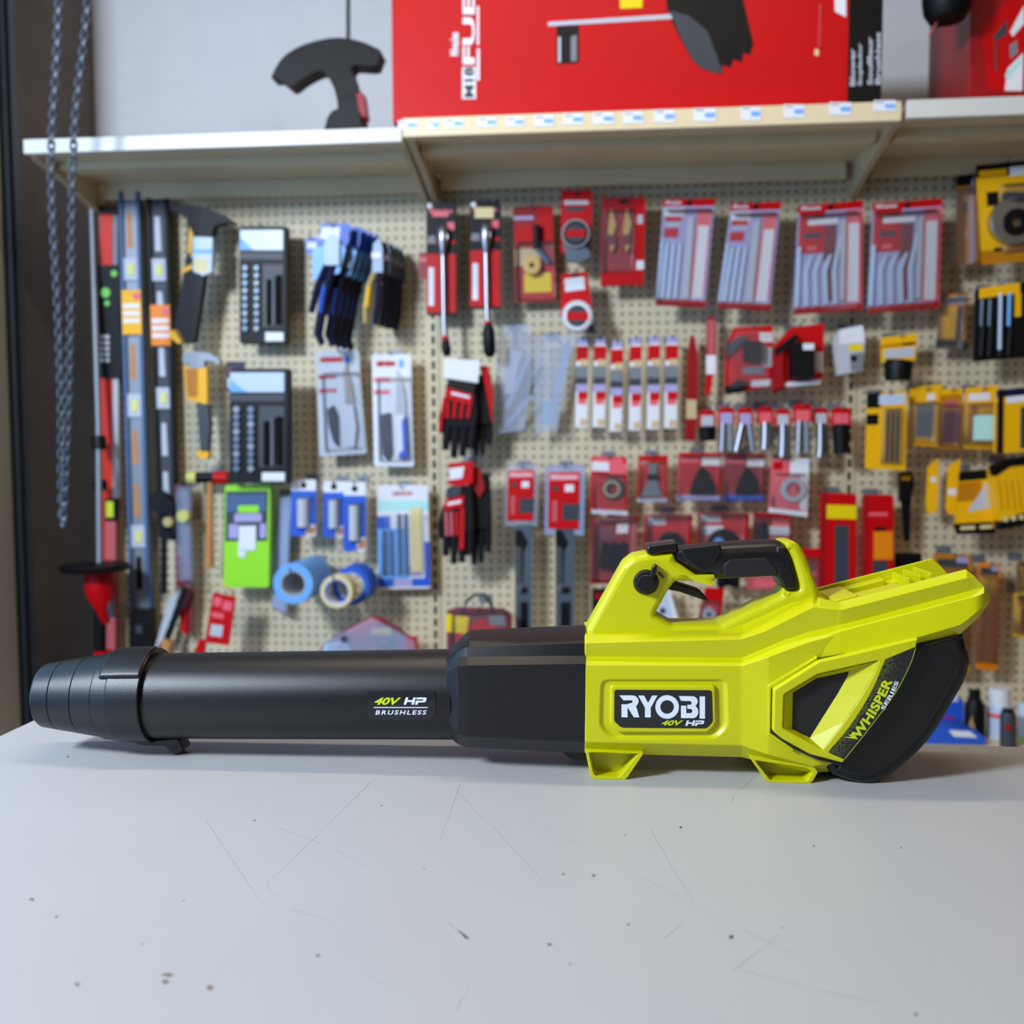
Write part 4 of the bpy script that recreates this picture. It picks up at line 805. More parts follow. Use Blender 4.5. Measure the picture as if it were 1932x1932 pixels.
it.poly('card', [(610, 1215), (655, 1185), (700, 1162), (725, 1166), (780, 1205), (788, 1250), (590, 1250)], 0, .004, 'plum'); it.poly('card', [(655, 1188), (700, 1164), (722, 1170), (700, 1195), (668, 1212)], .004, .006, 'red'); it.rect('card', 700, 1185, 738, 1198, .004, .0065, 'yellow'); it.poly('card', [(612, 1215), (660, 1205), (660, 1245), (602, 1245)], .004, .006, 'pale')
it.disc('pivot', 649, 1206, 7, .02, .03, 'dgrey'); it.poly('shears', [(640, 1200), (665, 1195), (780, 1250), (740, 1255)], .006, .02, 'dred'); it.poly('shears', [(700, 1235), (735, 1205), (745, 1208), (715, 1250)], .008, .022, 'black'); it.poly('grip', [(765, 1200), (785, 1205), (790, 1250), (770, 1250)], .006, .026, 'red'); it.poly('blister', [(612, 1212), (700, 1165), (784, 1210), (788, 1252), (596, 1252)], .024, .030, FILM, .03); it.build()

# ---------------- ratchets
def ratchet(label, x0, y0, x1, y1, split, hx, hy, ye, gy0, gy1, d, hk, cap=False):
    it = card('ratchet_card', label, 'ratchet', (x0, y0, x1, y1), d, 'black', [('red', 0, split, 1, .98), ('white', .08, split + .12, .26, .92), ('pink', .2, .08, .75, .13), ('red', .0, split - .12, 1, split - .09), ('pink', .72, .18, .95, .25), ('grey', .05, .3, .3, .37)], thick=.022, hook=hk)
    it.disc('hang_sticker', x0 + 6, y0 + 7, 5, .022, .0235, 'white')
    it.text('card', 'Milwaukee', .1, .055, .9, .1, .0235, 'pink')
    if cap: it.nrect('price_sticker', .15, .06, .78, .16, .023, .0245, 'cream')
    it.rod('ratchet_head', [(hx, hy - 26, .034), (hx, hy - 18, .034), (hx, hy + 4, .034), (hx, hy + 30, .034)], [7, 12, 11, 5], 'chrome', 14); it.disc('ratchet_head', hx, hy - 6, 9, .034, .046, 'chrome'); it.rod('shaft', [(hx, hy + 28, .034), (hx + 2, ye, .034), (hx + 4, gy0, .034)], [5, 5.5, 5.5], 'chrome', 10); it.rod('grip', [(hx + 4, gy0 - 4, .034), (hx + 5, gy0 + 14, .034), (hx + 7, gy1 - 10, .034), (hx + 8, gy1, .034)], [6, 9 if not cap else 12, 9 if not cap else 12, 6], 'black', 12); it.rod('grip_ring', [(hx + 4, gy0 - 6, .034), (hx + 4, gy0 + 1, .034)], 7, 'red', 12); it.build()
ratchet('chrome ratchet on black and red card beside the upright', 804, 381, 860, 594, .46, 836, 452, 600, 640, 672, .07, (832, 386, 'left ratchet card'))
ratchet('longer chrome ratchet with price sticker, right of the other ratchet', 887, 379, 944, 582, .46, 917, 448, 590, 612, 674, .10, (915, 384, 'right ratchet card'), True)
it = card('red_card', 'edge of a red card peeking out left of the first ratchet', 'card', (790, 476, 808, 526), .04, 'dred', [('pink', .1, .2, .9, .35)]); it.build()
it = card('wire_wheel_pack', 'red carded attachment with yellow square label near the ratchets', 'red pack', (968, 390, 1043, 388, 1049, 568, 971, 571), .06, 'dred', [('lilac', .0, .1, .5, .14), ('red', .05, .2, .5, .42), ('red', .62, .02, .98, .4), ('red', .15, .62, .98, .97), ('yellow', .24, .70, .90, .90), ('tan', .02, .44, .65, .62)], (.02, .35, .98, .97), .02, hook=(1005, 390, 'red pack with yellow label'))
it.rod('drill_bit', [(1013, 425, .02), (1013, 470, .02)], 7, 'black', 10); it.rod('bit_shank', [(1015, 470, .02), (1036, 495, .02)], 5, 'dsteel'); it.disc('wire_wheel', 1003, 500, 17, .012, .03, 'gold', hole=5); it.build()
def tape_measure(label, q, cx, cy, r, d, hk, low):
    it = card('tape_measure', label, 'tape measure', q, d, 'red', [('lgrey', .1, .16, .86, .23), ('dgrey', .15, .27, .75, .34)] if low else [('white', .15, .12, .85, .42)], thick=.004, hook=hk)
    it.text('card', 'Milwaukee', .12, .16, .88, .23, .005, 'white'); it.disc('hang_hole', *it.uv(.5, .06), 4, .003, .0048, 'black')
    it.disc('case', cx, cy, r, .004, .04, 'chrome' if low else 'lgrey', n=36); it.disc('case', cx, cy, r * .86, .04, .042, 'black' if low else 'white', n=32); it.disc('face_label', cx, cy, r * .7, .042, .0432, 'dgrey', n=28); it.rect('face_label', cx - r * .7, cy - r * .25, cx + r * .7, cy + r * .25, .0432, .0445, 'red')
    if low: it.poly('belt_clip', [(cx - r * .9, cy + r * .7), (cx + r * .9, cy + r * .7), (cx + r, cy + r * 1.7), (cx + r * .3, cy + r * 2), (cx - r * .6, cy + r * 1.9)], .004, .03, 'dsteel')
    it.rect('hook_end', cx + r * .7, cy + r * .6, cx + r * 1.15, cy + r * 1.1, .01, .03, 'black'); it.build()
tape_measure('upper tape measure on red card with silver face', (1059, 359, 1118, 359, 1116, 475, 1057, 478), 1086, 440, 27, .09, (1089, 362, 'upper tape measure'), True)
tape_measure('lower tape measure on paler red card, below the other', (1058, 517, 1108, 512, 1118, 590, 1058, 600), 1089, 596, 29, .11, (1085, 518, 'lower tape measure'), False)
it = card('folding_knife_pack', 'red twin-pack with two tan folding knives beside tape measure', 'knife pack', (1136, 373, 1218, 372, 1214, 538, 1133, 541), .09, 'dred', [('red', .78, 0, 1, 1), ('red', 0, .84, 1, .98), ('white', .82, .72, 1, .82), ('lgrey', .82, .2, .95, .3), ('black', .4, .03, .6, .07)], (.03, .12, .76, .84), .018, hook=(1178, 375, 'twin folding knife pack'))
for u in (.22, .57):
    it.npoly('knife#%d' % (u * 100), [(u, .12), (u + .12, .3), (u + .06, .42), (u - .08, .42), (u - .06, .28)], .008, .014, 'gold'); it.npoly('knife#%d' % (u * 100), [(u - .08, .42), (u + .1, .42), (u + .12, .54), (u + .02, .6), (u - .08, .54)], .008, .018, 'plum'); it.npoly('knife#%d' % (u * 100), [(u - .03, .54), (u + .1, .54), (u + .02, .62)], .018, .019, 'gold')
it.build()

# ---------------- saw blade packs
def blade_pack(label, q, d, hk, curved):
    P1 = [('red', 0, 0, 1, .07), ('red', 0, .94, 1, 1)]
    P1 += [('white', .02, .08, .42, .16), ('red', .06, .16, .38, .21), ('lgrey', .08, .22, .36, .25), ('red', .06, .27, .34, .36), ('pink', .68, .1, .95, .9), ('white', .72, .25, .92, .92)] if not curved else [('red', .03, .07, .42, .45), ('white', .16, .13, .62, .19), ('dgrey', .12, .26, .36, .31), ('pink', .74, .08, 1, .93), ('plum', .42, .2, .6, .9), ('white', .78, .2, .94, .92), ('pink', .16, .38, .3, .42)]
    it = card('saw_blade_pack', label, 'saw blade pack', q, d, 'lilac', P1, (.0, .07, .98, .98), .022, hook=hk)
    it.text('card', 'Milwaukee', .05, .012, .35, .05, .0055, 'white'); it.disc('hang_hole', *it.uv(.5, .04), 5, .003, .0052, 'black')
    n = 3 if not curved else 4
    for k in range(n):
        if not curved: u = .1 + k * .13; it.npoly('saw_blade#%d' % k, [(u, .42), (u + .07, .40), (u + .06, .93), (u - .02, .93)], .008, .010, 'pale')
        else: u = .12 + k * .14; it.npoly('saw_blade#%d' % k, [(u + .1, .3 if k > 2 else .47), (u + .14, .3 if k > 2 else .47), (u + .07, .62), (u + .10, .93), (u + .03, .93), (u, .62), (u + .02, .55)], .008, .010, 'pale')
    it.npoly('wide_blade', [(.5, .2), (.62, .15), (.66, .93), (.5, .93)] if not curved else [(.66, .18), (.74, .14), (.74, .9), (.66, .9)], .008, .010, 'lgrey'); it.nrect('left_edge_blade', .01, .38, .07, .93, .010, .012, 'pale'); it.build(); return it
blade_pack('leftmost straight saw blade pack in the top row of four', (1252, 376, 1350, 374, 1330, 580, 1236, 576), .11, (1301, 376, 'leftmost saw blade pack'), False)
blade_pack('second straight saw blade pack from the left, top row', (1380, 384, 1474, 381, 1452, 586, 1352, 582), .11, (1424, 384, 'second saw blade pack'), False)
blade_pack('curved saw blade pack, third in the top row of four', (1506, 388, 1629, 378, 1627, 584, 1497, 594), .12, (1570, 384, 'third saw blade pack'), True)
blade_pack('rightmost curved saw blade pack next to yellow packs', (1647, 384, 1778, 374, 1772, 580, 1636, 592), .12, (1712, 380, 'rightmost saw blade pack'), True)

# ---------------- gloves
def glove_mesh(it, part, cx, top, w, h, lean, z0, base, accent, z1=.03, fingers=4):
    """palm, cuff and separate fingers pointing down"""
    it.poly(part, [(cx - w * .38, top), (cx + w * .38, top - 2), (cx + w * .48 + lean * .3, top + h * .5), (cx + w * .45 + lean * .5, top + h * .62), (cx - w * .48 + lean * .5, top + h * .62), (cx - w * .44 + lean * .3, top + h * .4)], z0, z0 + z1, base, .06)
    for k in range(fingers):
        x = cx - w * .36 + k * w * .25 + lean * .5; l = (.9, 1, .98, .86)[k % 4]
        it.rod(part, [(x, top + h * .55, z0 + z1 * .5), (x + lean * .2, top + h * .75, z0 + z1 * .5), (x + lean * .4, top + h * l, z0 + z1 * .6)], [w * .13, w * .13, w * .10], base, 10)
    it.rod(part, [(cx - w * .42, top + h * .25, z0 + z1 * .5), (cx - w * .58 + lean * .2, top + h * .5, z0 + z1 * .5), (cx - w * .55 + lean * .4, top + h * .68, z0 + z1 * .6)], [w * .12, w * .12, w * .09], base, 10)
it = It('work_gloves', 'black and red work gloves with white header card, upper pair', 'gloves', (826, 674, 930, 866), .12, hook=(868, 682, 'upper gloves'))
glove_mesh(it, 'rear_glove', 905, 706, 50, 155, -2, -.03, 'glove', 'glovered'); glove_mesh(it, 'front_glove', 874, 716, 64, 148, -12, 0, 'glove', 'glovered')
it.poly('header_card', [(838, 676), (905, 680), (902, 722), (868, 720), (837, 712)], .034, .036, 'white'); it.poly('cuff', [(846, 714), (898, 722), (892, 744), (842, 730)], .032, .037, 'black'); it.poly('cuff_band', [(842, 730), (892, 744), (890, 764), (838, 752)], .031, .036, 'glovered'); it.poly('cuff_band', [(852, 739), (886, 747), (886, 752), (851, 744)], .036, .0367, 'white')
for k in range(4): it.poly('trim', [(842 + k * 14, 756), (848 + k * 14, 758), (846 + k * 13, 790), (840 + k * 13, 788)], .031, .035, 'glovered')
it.poly('trim', [(905, 690), (920, 690), (930, 740), (928, 800), (918, 740)], -.005, .01, 'glovered'); it.poly('trim', [(836, 750), (841, 755), (832, 815), (826, 812)], .02, .034, 'glovered'); it.build()
it = It('work_gloves', 'black and red work gloves with red header card, lower pair', 'gloves', (828, 870, 930, 1069), .14, hook=(874, 876, 'lower gloves'))
glove_mesh(it, 'rear_glove', 902, 895, 52, 170, -2, -.03, 'glove', 'glovered'); glove_mesh(it, 'front_glove', 868, 918, 60, 146, -6, 0, 'glove', 'glovered')
it.poly('header_card', [(847, 874), (893, 870), (892, 912), (868, 918), (846, 914)], .034, .036, 'red'); it.poly('header_card', [(848, 884), (876, 880), (872, 902), (848, 906)], .036, .0368, 'white'); it.poly('cuff', [(842, 922), (870, 916), (868, 934), (840, 940)], .032, .037, 'dgrey'); it.poly('cuff_band', [(840, 942), (876, 934), (874, 956), (837, 964)], .031, .037, 'red'); it.poly('cuff_band', [(844, 948), (870, 943), (870, 949), (844, 954)], .037, .0378, 'white')
for k in range(4): it.poly('trim', [(838 + k * 10, 966), (844 + k * 10, 965), (846 + k * 9, 1010), (840 + k * 9, 1012)], .031, .035, 'rose' if k < 2 else 'glovered')
it.poly('trim', [(868, 958), (876, 958), (875, 1036), (866, 1036)], .031, .036, 'glovered'); it.poly('trim', [(892, 880), (905, 880), (915, 920), (905, 940), (893, 920)], -.005, .012, 'dred'); it.build()

# ---------------- clear bags and tubes
it = It('blade_bag', 'clear bag with pale strips, left of the two clear bags', 'bag', (933, 612, 1000, 815), .06, hook=(968, 616, 'left clear bag')); it.poly('film', [(940, 614), (1000, 610), (1004, 700), (990, 812), (935, 818), (936, 700)], .012, .016, FILM)
it.poly('pale_strip#0', [(996, 668), (1003, 672), (960, 770), (953, 768)], .004, .008, 'pale'); it.poly('pale_strip#1', [(958, 655), (985, 665), (966, 740), (952, 745)], .003, .006, 'white'); it.poly('pale_strip#2', [(1000, 745), (1006, 748), (960, 800), (955, 798)], .004, .007, 'pale'); it.build()
it = It('hardware_bag', 'clear bag with long pale strip, left of the blade tubes', 'bag', (1003, 630, 1088, 818), .07, hook=(1040, 634, 'right clear bag')); it.poly('film', [(1005, 632), (1086, 630), (1072, 700), (1052, 812), (1008, 818)], .012, .016, FILM)
it.poly('pale_strip', [(1066, 648), (1078, 652), (1052, 755), (1044, 800), (1030, 800), (1044, 740)], .004, .009, 'pale'); it.poly('grey_strip', [(1024, 760), (1036, 755), (1034, 800), (1022, 804)], .004, .01, 'teal'); it.disc('washer', 1016, 808, 6, .004, .01, 'cream'); it.build()
names = ['leftmost of the six slim saw blade tubes', 'second from the left of the six blade tubes', 'third slim blade tube, hanging slightly lower', 'fourth slim blade tube from the left', 'fifth slim blade tube from the left', 'rightmost of the six slim blade tubes']
for k, (xa, xb, ya, yb) in enumerate([(1088, 1110, 640, 806), (1121, 1144, 640, 806), (1153, 1176, 646, 814), (1189, 1211, 640, 812), (1223, 1246, 638, 810), (1256, 1280, 638, 808)]):
    it = card('blade_tube', names[k], 'blade tube', (xa, ya + 10, xb, ya + 10, xb - 3, yb, xa - 3, yb), .08, 'white', [('red', 0, .02, 1, .2), ('tan', .3, .18, 1, .3), ('grey', 0, .26, 1, .42), ('dgrey', 0, .4, 1, .48), ('lilac', 0, .48, 1, .57), ('red', .2, .57, 1, .66), ('pink', .2, .66, .9, .72), ('tan', .4, .9, .95, .98)], thick=.014, group='slim blade tubes', hook=((xa + xb) / 2, ya + 2, names[k].split(' of ')[0].replace(', hanging slightly lower', '') + (' of six' if ' of ' in names[k] else '')))
    it.nrect('clear_cap', .1, -.09, .9, .02, .002, .012, 'lilac'); it.build()
it = It('chisel_pencil', 'dark red flat tool hanging left of the taller red one', 'hand tool', (1294, 630, 1316, 832), .05); it.poly('body', [(1303, 632), (1310, 634), (1317, 670), (1316, 755), (1296, 755), (1297, 670)], 0, .012, 'dred'); it.rect('label', 1295, 754, 1314, 790, 0, .013, 'tan'); it.poly('tip', [(1295, 790), (1314, 790), (1310, 832), (1292, 830)], 0, .01, 'dred'); it.build()
it = It('chisel_pencil', 'tall red flat tool with white band, left of square red packs', 'hand tool', (1330, 594, 1353, 748), .06); it.poly('body', [(1337, 596), (1345, 596), (1352, 612), (1351, 672), (1333, 672), (1333, 612)], 0, .012, 'dred'); it.poly('body', [(1335, 604), (1349, 604), (1348, 668), (1336, 668)], .012, .0126, 'rose'); it.rect('band', 1333, 670, 1350, 706, 0, .013, 'white'); it.poly('tip', [(1333, 706), (1346, 706), (1340, 746), (1330, 744)], 0, .01, 'red'); it.build()

# ---------------- square packs right of centre
it = It('bit_holder_pack', 'red clamshell with black adapter, left of the two square ones', 'red pack', (1368, 614, 1458, 742), .10, hook=(1420, 622, 'left red clamshell')); it.poly('card', [(1385, 618), (1458, 614), (1456, 728), (1400, 740), (1368, 742), (1370, 650)], 0, .012, 'red')
it.rect('card', 1433, 628, 1457, 645, .012, .0128, 'white'); it.rect('card', 1438, 655, 1456, 692, .012, .0128, 'lgrey'); it.poly('card', [(1418, 718), (1454, 716), (1452, 728), (1417, 730)], .012, .013, 'white'); it.poly('corner', [(1370, 648), (1400, 632), (1412, 636), (1372, 676)], .012, .024, 'dgrey'); it.poly('lower_corner', [(1368, 730), (1395, 715), (1412, 722), (1400, 740), (1369, 744)], .012, .024, 'black'); it.rect('adapter', 1404, 642, 1438, 680, .012, .045, 'black', .05); it.poly('print', [(1400, 694), (1440, 690), (1442, 706), (1402, 706)], .012, .0132, 'grey'); it.poly('blister', [(1390, 622), (1450, 622), (1452, 722), (1376, 734), (1376, 655)], .046, .05, CLEAR, .04); it.build()
it = It('battery_adapter_pack', 'red clamshell with larger black block, right of the two square ones', 'red pack', (1460, 610, 1555, 730), .11, hook=(1508, 618, 'right red clamshell')); it.poly('card', [(1462, 650), (1492, 618), (1555, 610), (1552, 718), (1500, 728), (1458, 742)], 0, .012, 'red'); it.poly('side', [(1458, 660), (1478, 650), (1478, 730), (1458, 738)], .012, .03, 'dred'); it.poly('side', [(1460, 660), (1500, 630), (1510, 636), (1465, 672)], .03, .032, 'black'); it.rect('block', 1492, 644, 1538, 714, .012, .05, 'black', .05); it.rect('block', 1515, 648, 1536, 660, .05, .0508, 'white'); it.rect('card', 1538, 664, 1552, 702, .012, .0128, 'lgrey'); it.poly('card', [(1480, 722), (1550, 716), (1549, 724), (1480, 730)], .012, .014, 'white'); it.build()
it = It('hardware_bag', 'white and clear hardware bag left of the right upright', 'bag', (1570, 612, 1634, 710), .08, hook=(1608, 616, 'white hardware bag')); it.poly('film', [(1572, 640), (1586, 620), (1626, 612), (1634, 632), (1630, 700), (1580, 710), (1575, 680)], 0, .016, 'lgrey', .04); it.poly('header', [(1584, 624), (1628, 614), (1632, 645), (1584, 650)], .016, .017, 'white'); it.rect('yellow_sticker', 1602, 650, 1628, 662, .016, .0178, 'yellow'); it.poly('contents', [(1604, 668), (1628, 664), (1628, 696), (1606, 698)], .016, .02, 'grey'); it.disc('contents', 1611, 676, 6, .016, .022, 'black'); it.build()

# ---------------- row of sockets on small red tags
socks = [(1319, 1350, 772, 'black', 832), (1355, 1386, 767, 'pair', 852), (1392, 1421, 768, 'pair', 852), (1429, 1459, 766, 'chrome', 848), (1463, 1492, 770, 'chrome', 862), (1497, 1532, 762, 'pair', 856), (1534, 1563, 768, 'chrome', 862), (1569, 1605, 768, 'black', 856)]
sl = ['leftmost black impact socket on a red tag', 'chrome sockets on pink-labelled tag beside the left black socket', 'splayed chrome sockets on second pink-labelled red tag', 'chrome socket on the fourth red tag from left', 'chrome socket hanging lowest in the middle of the row', 'chrome sockets on the sixth, topmost red tag', 'thin chrome socket left of the right black socket', 'rightmost black impact socket on a red tag']
for k, (xa, xb, ya, kd, yb) in enumerate(socks):
    it = It('socket_on_tag', sl[k], 'socket', (xa, ya, xb, yb), .09 + .01 * (k % 3), 'sockets on small red tags', hook=((xa + xb) / 2, ya + 3, ['leftmost black socket', 'first chrome sockets', 'splayed chrome sockets', 'fourth tagged socket', 'lowest chrome socket', 'topmost tagged socket', 'thin chrome socket', 'rightmost black socket'][k]))
    it.poly('tag', [(xa, ya + 6), (xa + 8, ya), (xb - 8, ya), (xb, ya + 6), (xb + 1, ya + 34), (xa - 1, ya + 34)], 0, .004, 'red'); it.rect('tag', xa + 4, ya + 12, xb - 4, ya + 32, .004, .005, 'lilac' if k in (1, 2) else ('pink' if k % 2 else 'lgrey')); cxm = (xa + xb) / 2
    if kd == 'black': it.rod('socket', [(cxm, ya + 32, .014), (cxm, ya + 36, .014), (cxm + 1, yb, .014)], [12, 17, 15], 'black', 16)
    elif kd == 'pair':
        sp = 6 if k == 2 else 0; it.rod('socket#0', [(cxm - 6, ya + 32, .012), (cxm - 8 - sp * 1.5, yb, .012)], [6, 7], 'chrome', 12); it.rod('socket#1', [(cxm + 7, ya + 32, .014), (cxm + 8 + sp, yb - 2, .014)], [5, 6], 'steel' if k != 2 else 'chrome', 12)
    else: it.rod('socket', [(cxm, ya + 30, .014), (cxm, yb - 20, .014), (cxm - 1, yb, .014)], [7, 9, 10], 'chrome', 14); it.rod('extension', [(cxm + 9, ya + 34, .008), (cxm + 10, yb - 6, .008)], 4, 'dsteel', 10)
    it.build()

# ---------------- oscillating tool accessories
it = card('oscillating_blade_pack', 'red and white pack with grey segment blade, leftmost of its row', 'red pack', (1116, 860, 1182, 862, 1184, 972, 1113, 968), .09, 'red', [('pink', .05, .02, .9, .14), ('white', .02, .1, .5, .26), ('pink', .5, .12, 1, .3), ('white', .05, .93, 1, 1)], (.05, .3, .95, .95), .016, hook=(1148, 864, 'grey segment blade pack')); it.disc('blade', *it.uv(.62, .56), 22, .008, .012, 'dgrey', hole=7); it.disc('blade', *it.uv(.58, .56), 16, .012, .0135, 'tan', hole=12); it.build()
it = card('scraper_pack', 'red pack with grey scraper blade beside the segment blade pack', 'red pack', (1205, 860, 1260, 859, 1258, 947, 1202, 947), .08, 'red', [('orangered', .1, .1, .9, .3), ('white', .1, .12, .35, .18), ('lgrey', 0, .92, 1, 1)], (.05, .12, .95, .95), .016, hook=(1232, 862, 'grey scraper pack')); it.npoly('scraper', [(.35, .15), (.65, .15), (.62, .5), (.85, .88), (.12, .88), (.38, .5)], .008, .013, 'grey'); it.nrect('scraper', .32, .4, .68, .52, .013, .018, 'black'); it.build()
for k, (q, lb_, hx) in enumerate([((1280, 854, 1362, 854, 1358, 945, 1276, 944), 'clear pack with black triangular sanding pads, left of the pair', 1320), ((1368, 856, 1445, 857, 1440, 944, 1364, 944), 'clear pack with black triangular sanding pads, right of the pair', 1405)]):
    it = card('sanding_pad_pack', lb_, 'red pack', q, .09, 'red' if k == 0 else 'dred', [('white', .55, .08, .98, .27), ('pink', .05, .14, .5, .2), ('blue' if k else 'lilac', 0, .88, 1, 1)], (.02, .05, .98, .98), .018, hook=(hx, 858, ['left', 'right'][k] + ' sanding pad pack')); it.npoly('sanding_pad', [(.55, .28), (.7, .4), (.86, .66), (.9, .86), (.3, .86), (.34, .66), (.46, .4)], .006, .018, 'black'); it.build()
it = card('cutting_disc_pack', 'pale pink and white pack with half-round blade, right of sanding pads', 'red pack', (1456, 866, 1527, 865, 1523, 975, 1450, 966), .10, 'pink', [('red', .05, .05, .3, .2), ('white', .5, .0, 1, .3), ('red', .7, .45, .95, .6), ('white', 0, .92, 1, 1), ('white', .8, .3, 1, .9)], (.05, .25, .95, .9), .016, hook=(1490, 868, 'half-round blade pack')); it.disc('blade', *it.uv(.62, .55), 24, .008, .012, 'lgrey', hole=14); it.build()
for q, hx, lb_, yb2, a in [((953, 876, 1017, 874, 1014, 994, 950, 994), 985, 'long black oscillating blade on clear red-labelled pack, left of two', 1188, (972, 1003)), ((1028, 878, 1105, 876, 1102, 1012, 1026, 1010), 1066, 'long black blade on bluish clear red-labelled pack, right of two', 1190, (1048, 1083))]:
    it = It('long_blade_pack', lb_, 'blade pack', q, .08, hook=(hx, 882, ['left', 'right'][a[0] > 1000] + ' long blade pack')); it.npoly('backing', [(.04, 0), (.96, 0), (1, .04), (1, 1), (0, 1), (0, .04)], 0, .012, FILM if a[0] < 1000 else FILMW, .02)
    it.nrect('red_label', .1, .1, .86, .9, .012, .015, 'red'); it.nrect('red_label', .12, .12, .84, .22, .015, .0155, 'pink'); it.text('red_label', 'Milwaukee', .16, .14, .8, .2, .0156, 'white'); it.nrect('red_label', .5, .28, .72, .38, .015, .0155, 'white'); it.nrect('red_label', .45, .55, .86, .78, .015, .0155, 'dgrey'); it.nrect('red_label', .2, .3, .36, .36, .015, .0156, 'dgrey'); it.nrect('red_label', .2, .5, .32, .8, .015, .0155, 'rose')
    x0, x1 = a; it.rect('bar', x0, 990, x1, yb2, .002, .012, 'dsteel'); it.poly('chain', [(x0, 1000), (x0 + 12, 1000), (x0 + 24, 1024), (x0 + 16, 1040), (x0 + 14, 1100), (x0, 1104)], .012, .0145, 'black'); it.rect('bar', x0 + 10, 1108, x1 - 8, 1120, .012, .014, 'black'); it.rect('bar', x0 + 10, 1136, x1 - 7, yb2, .012, .014, 'black')
    for k in range(14): it.poly('chain', [(x0, 1030 + k * 6), (x0 + 12, 1036 + k * 6), (x0 + 12, 1038 + k * 6), (x0, 1032 + k * 6)], .0145, .0153, 'grey')
    it.build()
def disc_pack(label, q, d, hk, cx, cy, r, blue=False, extra=()):
    it = card('grinding_wheel_pack', label, 'red pack', q, d, 'red', [('lgrey', .05, .06, .45, .22)] + list(extra), (.03, .02, .97, .98), .03, hook=hk); it.disc('wheel', cx, cy, r, .006, .024, 'black', hole=r * .3)
    if blue: it.disc('wheel', cx - r * .3, cy - r * .2, r * .3, .024, .03, 'sky')
    it.build()
it = card('hole_saw_pack', 'dark red pack with cluster of black bits above the yellow nozzle side', 'red pack', (1116, 976, 1204, 974, 1196, 1100, 1113, 1102), .10, 'dred', [('white', .55, .1, .8, .25), ('rose', .88, .1, 1, .6), ('plum', .1, .15, .5, .5)], (.03, .02, .97, .98), .03, hook=(1160, 980, 'dark red bit pack'))
for k in range(5): it.rod('hole_saw#%d' % k, [(1140 + k * 9, 1022 + (k % 2) * 6, .02), (1136 + k * 9, 1072, .02)], [5, 7], 'black', 10)
it.build()
disc_pack('red pack with dark wheel behind the black handle button', (1216, 971, 1306, 970, 1304, 1060, 1212, 1060), .10, (1262, 974, 'red pack behind handle button'), 1266, 1030, 26)
disc_pack('red and white pack with wheel behind the black grip', (1316, 966, 1414, 968, 1412, 1050, 1314, 1050), .10, (1365, 970, 'red and white wheel pack'), 1366, 1030, 32, True, [('white', .1, .3, .5, .5), ('pink', .1, .5, .9, .7)])
it = card('fitting_pack', 'small red pack with white labels right of the wheel packs', 'red pack', (1421, 966, 1494, 970, 1492, 1050, 1420, 1050), .10, 'dred', [('white', .4, .3, .95, .5), ('pink', .5, .1, .95, .3), ('pink', .4, .55, .95, .8)], (.03, .1, .97, .98), .02); it.rod('fitting', [(1440, 985, .012), (1440, 1040, .012)], 8, 'black'); it.build()
it = card('round_blade_pack', 'red pack with white logo behind the yellow rear handle post', 'red pack', (1500, 1036, 1552, 1034, 1552, 1120, 1500, 1120), .09, 'red', [('pink', .3, .5, .8, .62), ('plum', .3, .3, .8, .5)], (.1, .2, .9, .9), .02); it.build()
for q, lb_, kind in [((1551, 930, 1616, 932, 1616, 1130, 1549, 1130), 'tall red box with yellow price label and black window', 0), ((1631, 934, 1686, 934, 1686, 1130, 1630, 1130), 'tall red box with orange window, right of the price-labelled one', 1)]:
    it = card('blade_box', lb_, 'red box', q, .09, 'red', [('yellow', .14, .11, 1, .24), ('dgrey', .38, .3, .78, 1)] if kind == 0 else [('orange', .32, .35, .98, .62), ('dgrey', .3, .63, .8, 1), ('black', .35, .31, .75, .345), ('pink', .15, .17, .8, .2)], thick=.03, hook=((q[0] + q[2]) / 2, q[1] + 3, ['price-labelled', 'orange-windowed'][kind] + ' tall red box')); it.nrect('side_panel', 0, 0, .12 if kind == 0 else .1, 1, .03, .0312, 'dred'); it.build()
it = card('white_blue_card', 'white and grey card seen through the handle opening, left', 'card', (1236, 1110, 1262, 1108, 1282, 1176, 1238, 1184), .08, 'white', [('pale', .1, .1, .8, .9)], hook=(1250, 1112, 'white and grey card')); it.disc('round_print', *it.uv(.35, .6), 6, .003, .006, 'dgrey'); it.build()
it = card('red_clip_pack', 'red pack with silver part seen through the handle opening', 'red pack', (1330, 1108, 1367, 1110, 1360, 1176, 1316, 1174), .10, 'red', [('dred', 0, .3, .3, 1), ('pink', .1, .5, .5, .7)], (.1, .4, .9, .98), .02); it.disc('silver_part', 1338, 1160, 13, .006, .02, 'lgrey', hole=5); it.build()
it = card('black_tool_card', 'small black tool seen under the black grip', 'card', (1352, 1088, 1394, 1106), .07, 'black'); it.rect('tool_body', 1356, 1086, 1368, 1110, .003, .02, 'black'); it.rect('tool_body#1', 1380, 1086, 1396, 1108, .003, .02, 'black'); it.build()
it = card('pink_card', 'pale pink card behind the rear of the handle opening', 'card', (1408, 1086, 1478, 1112), .06, 'rose', [('pink', .2, .2, .8, .8)]); it.build()
it = card('black_case_pack', 'black pack below the cluster-bit pack beside the yellow housing', 'pack', (1117, 1112, 1165, 1175), .07, 'black', [('dred', .1, .1, .9, .3)], thick=.02); it.build()
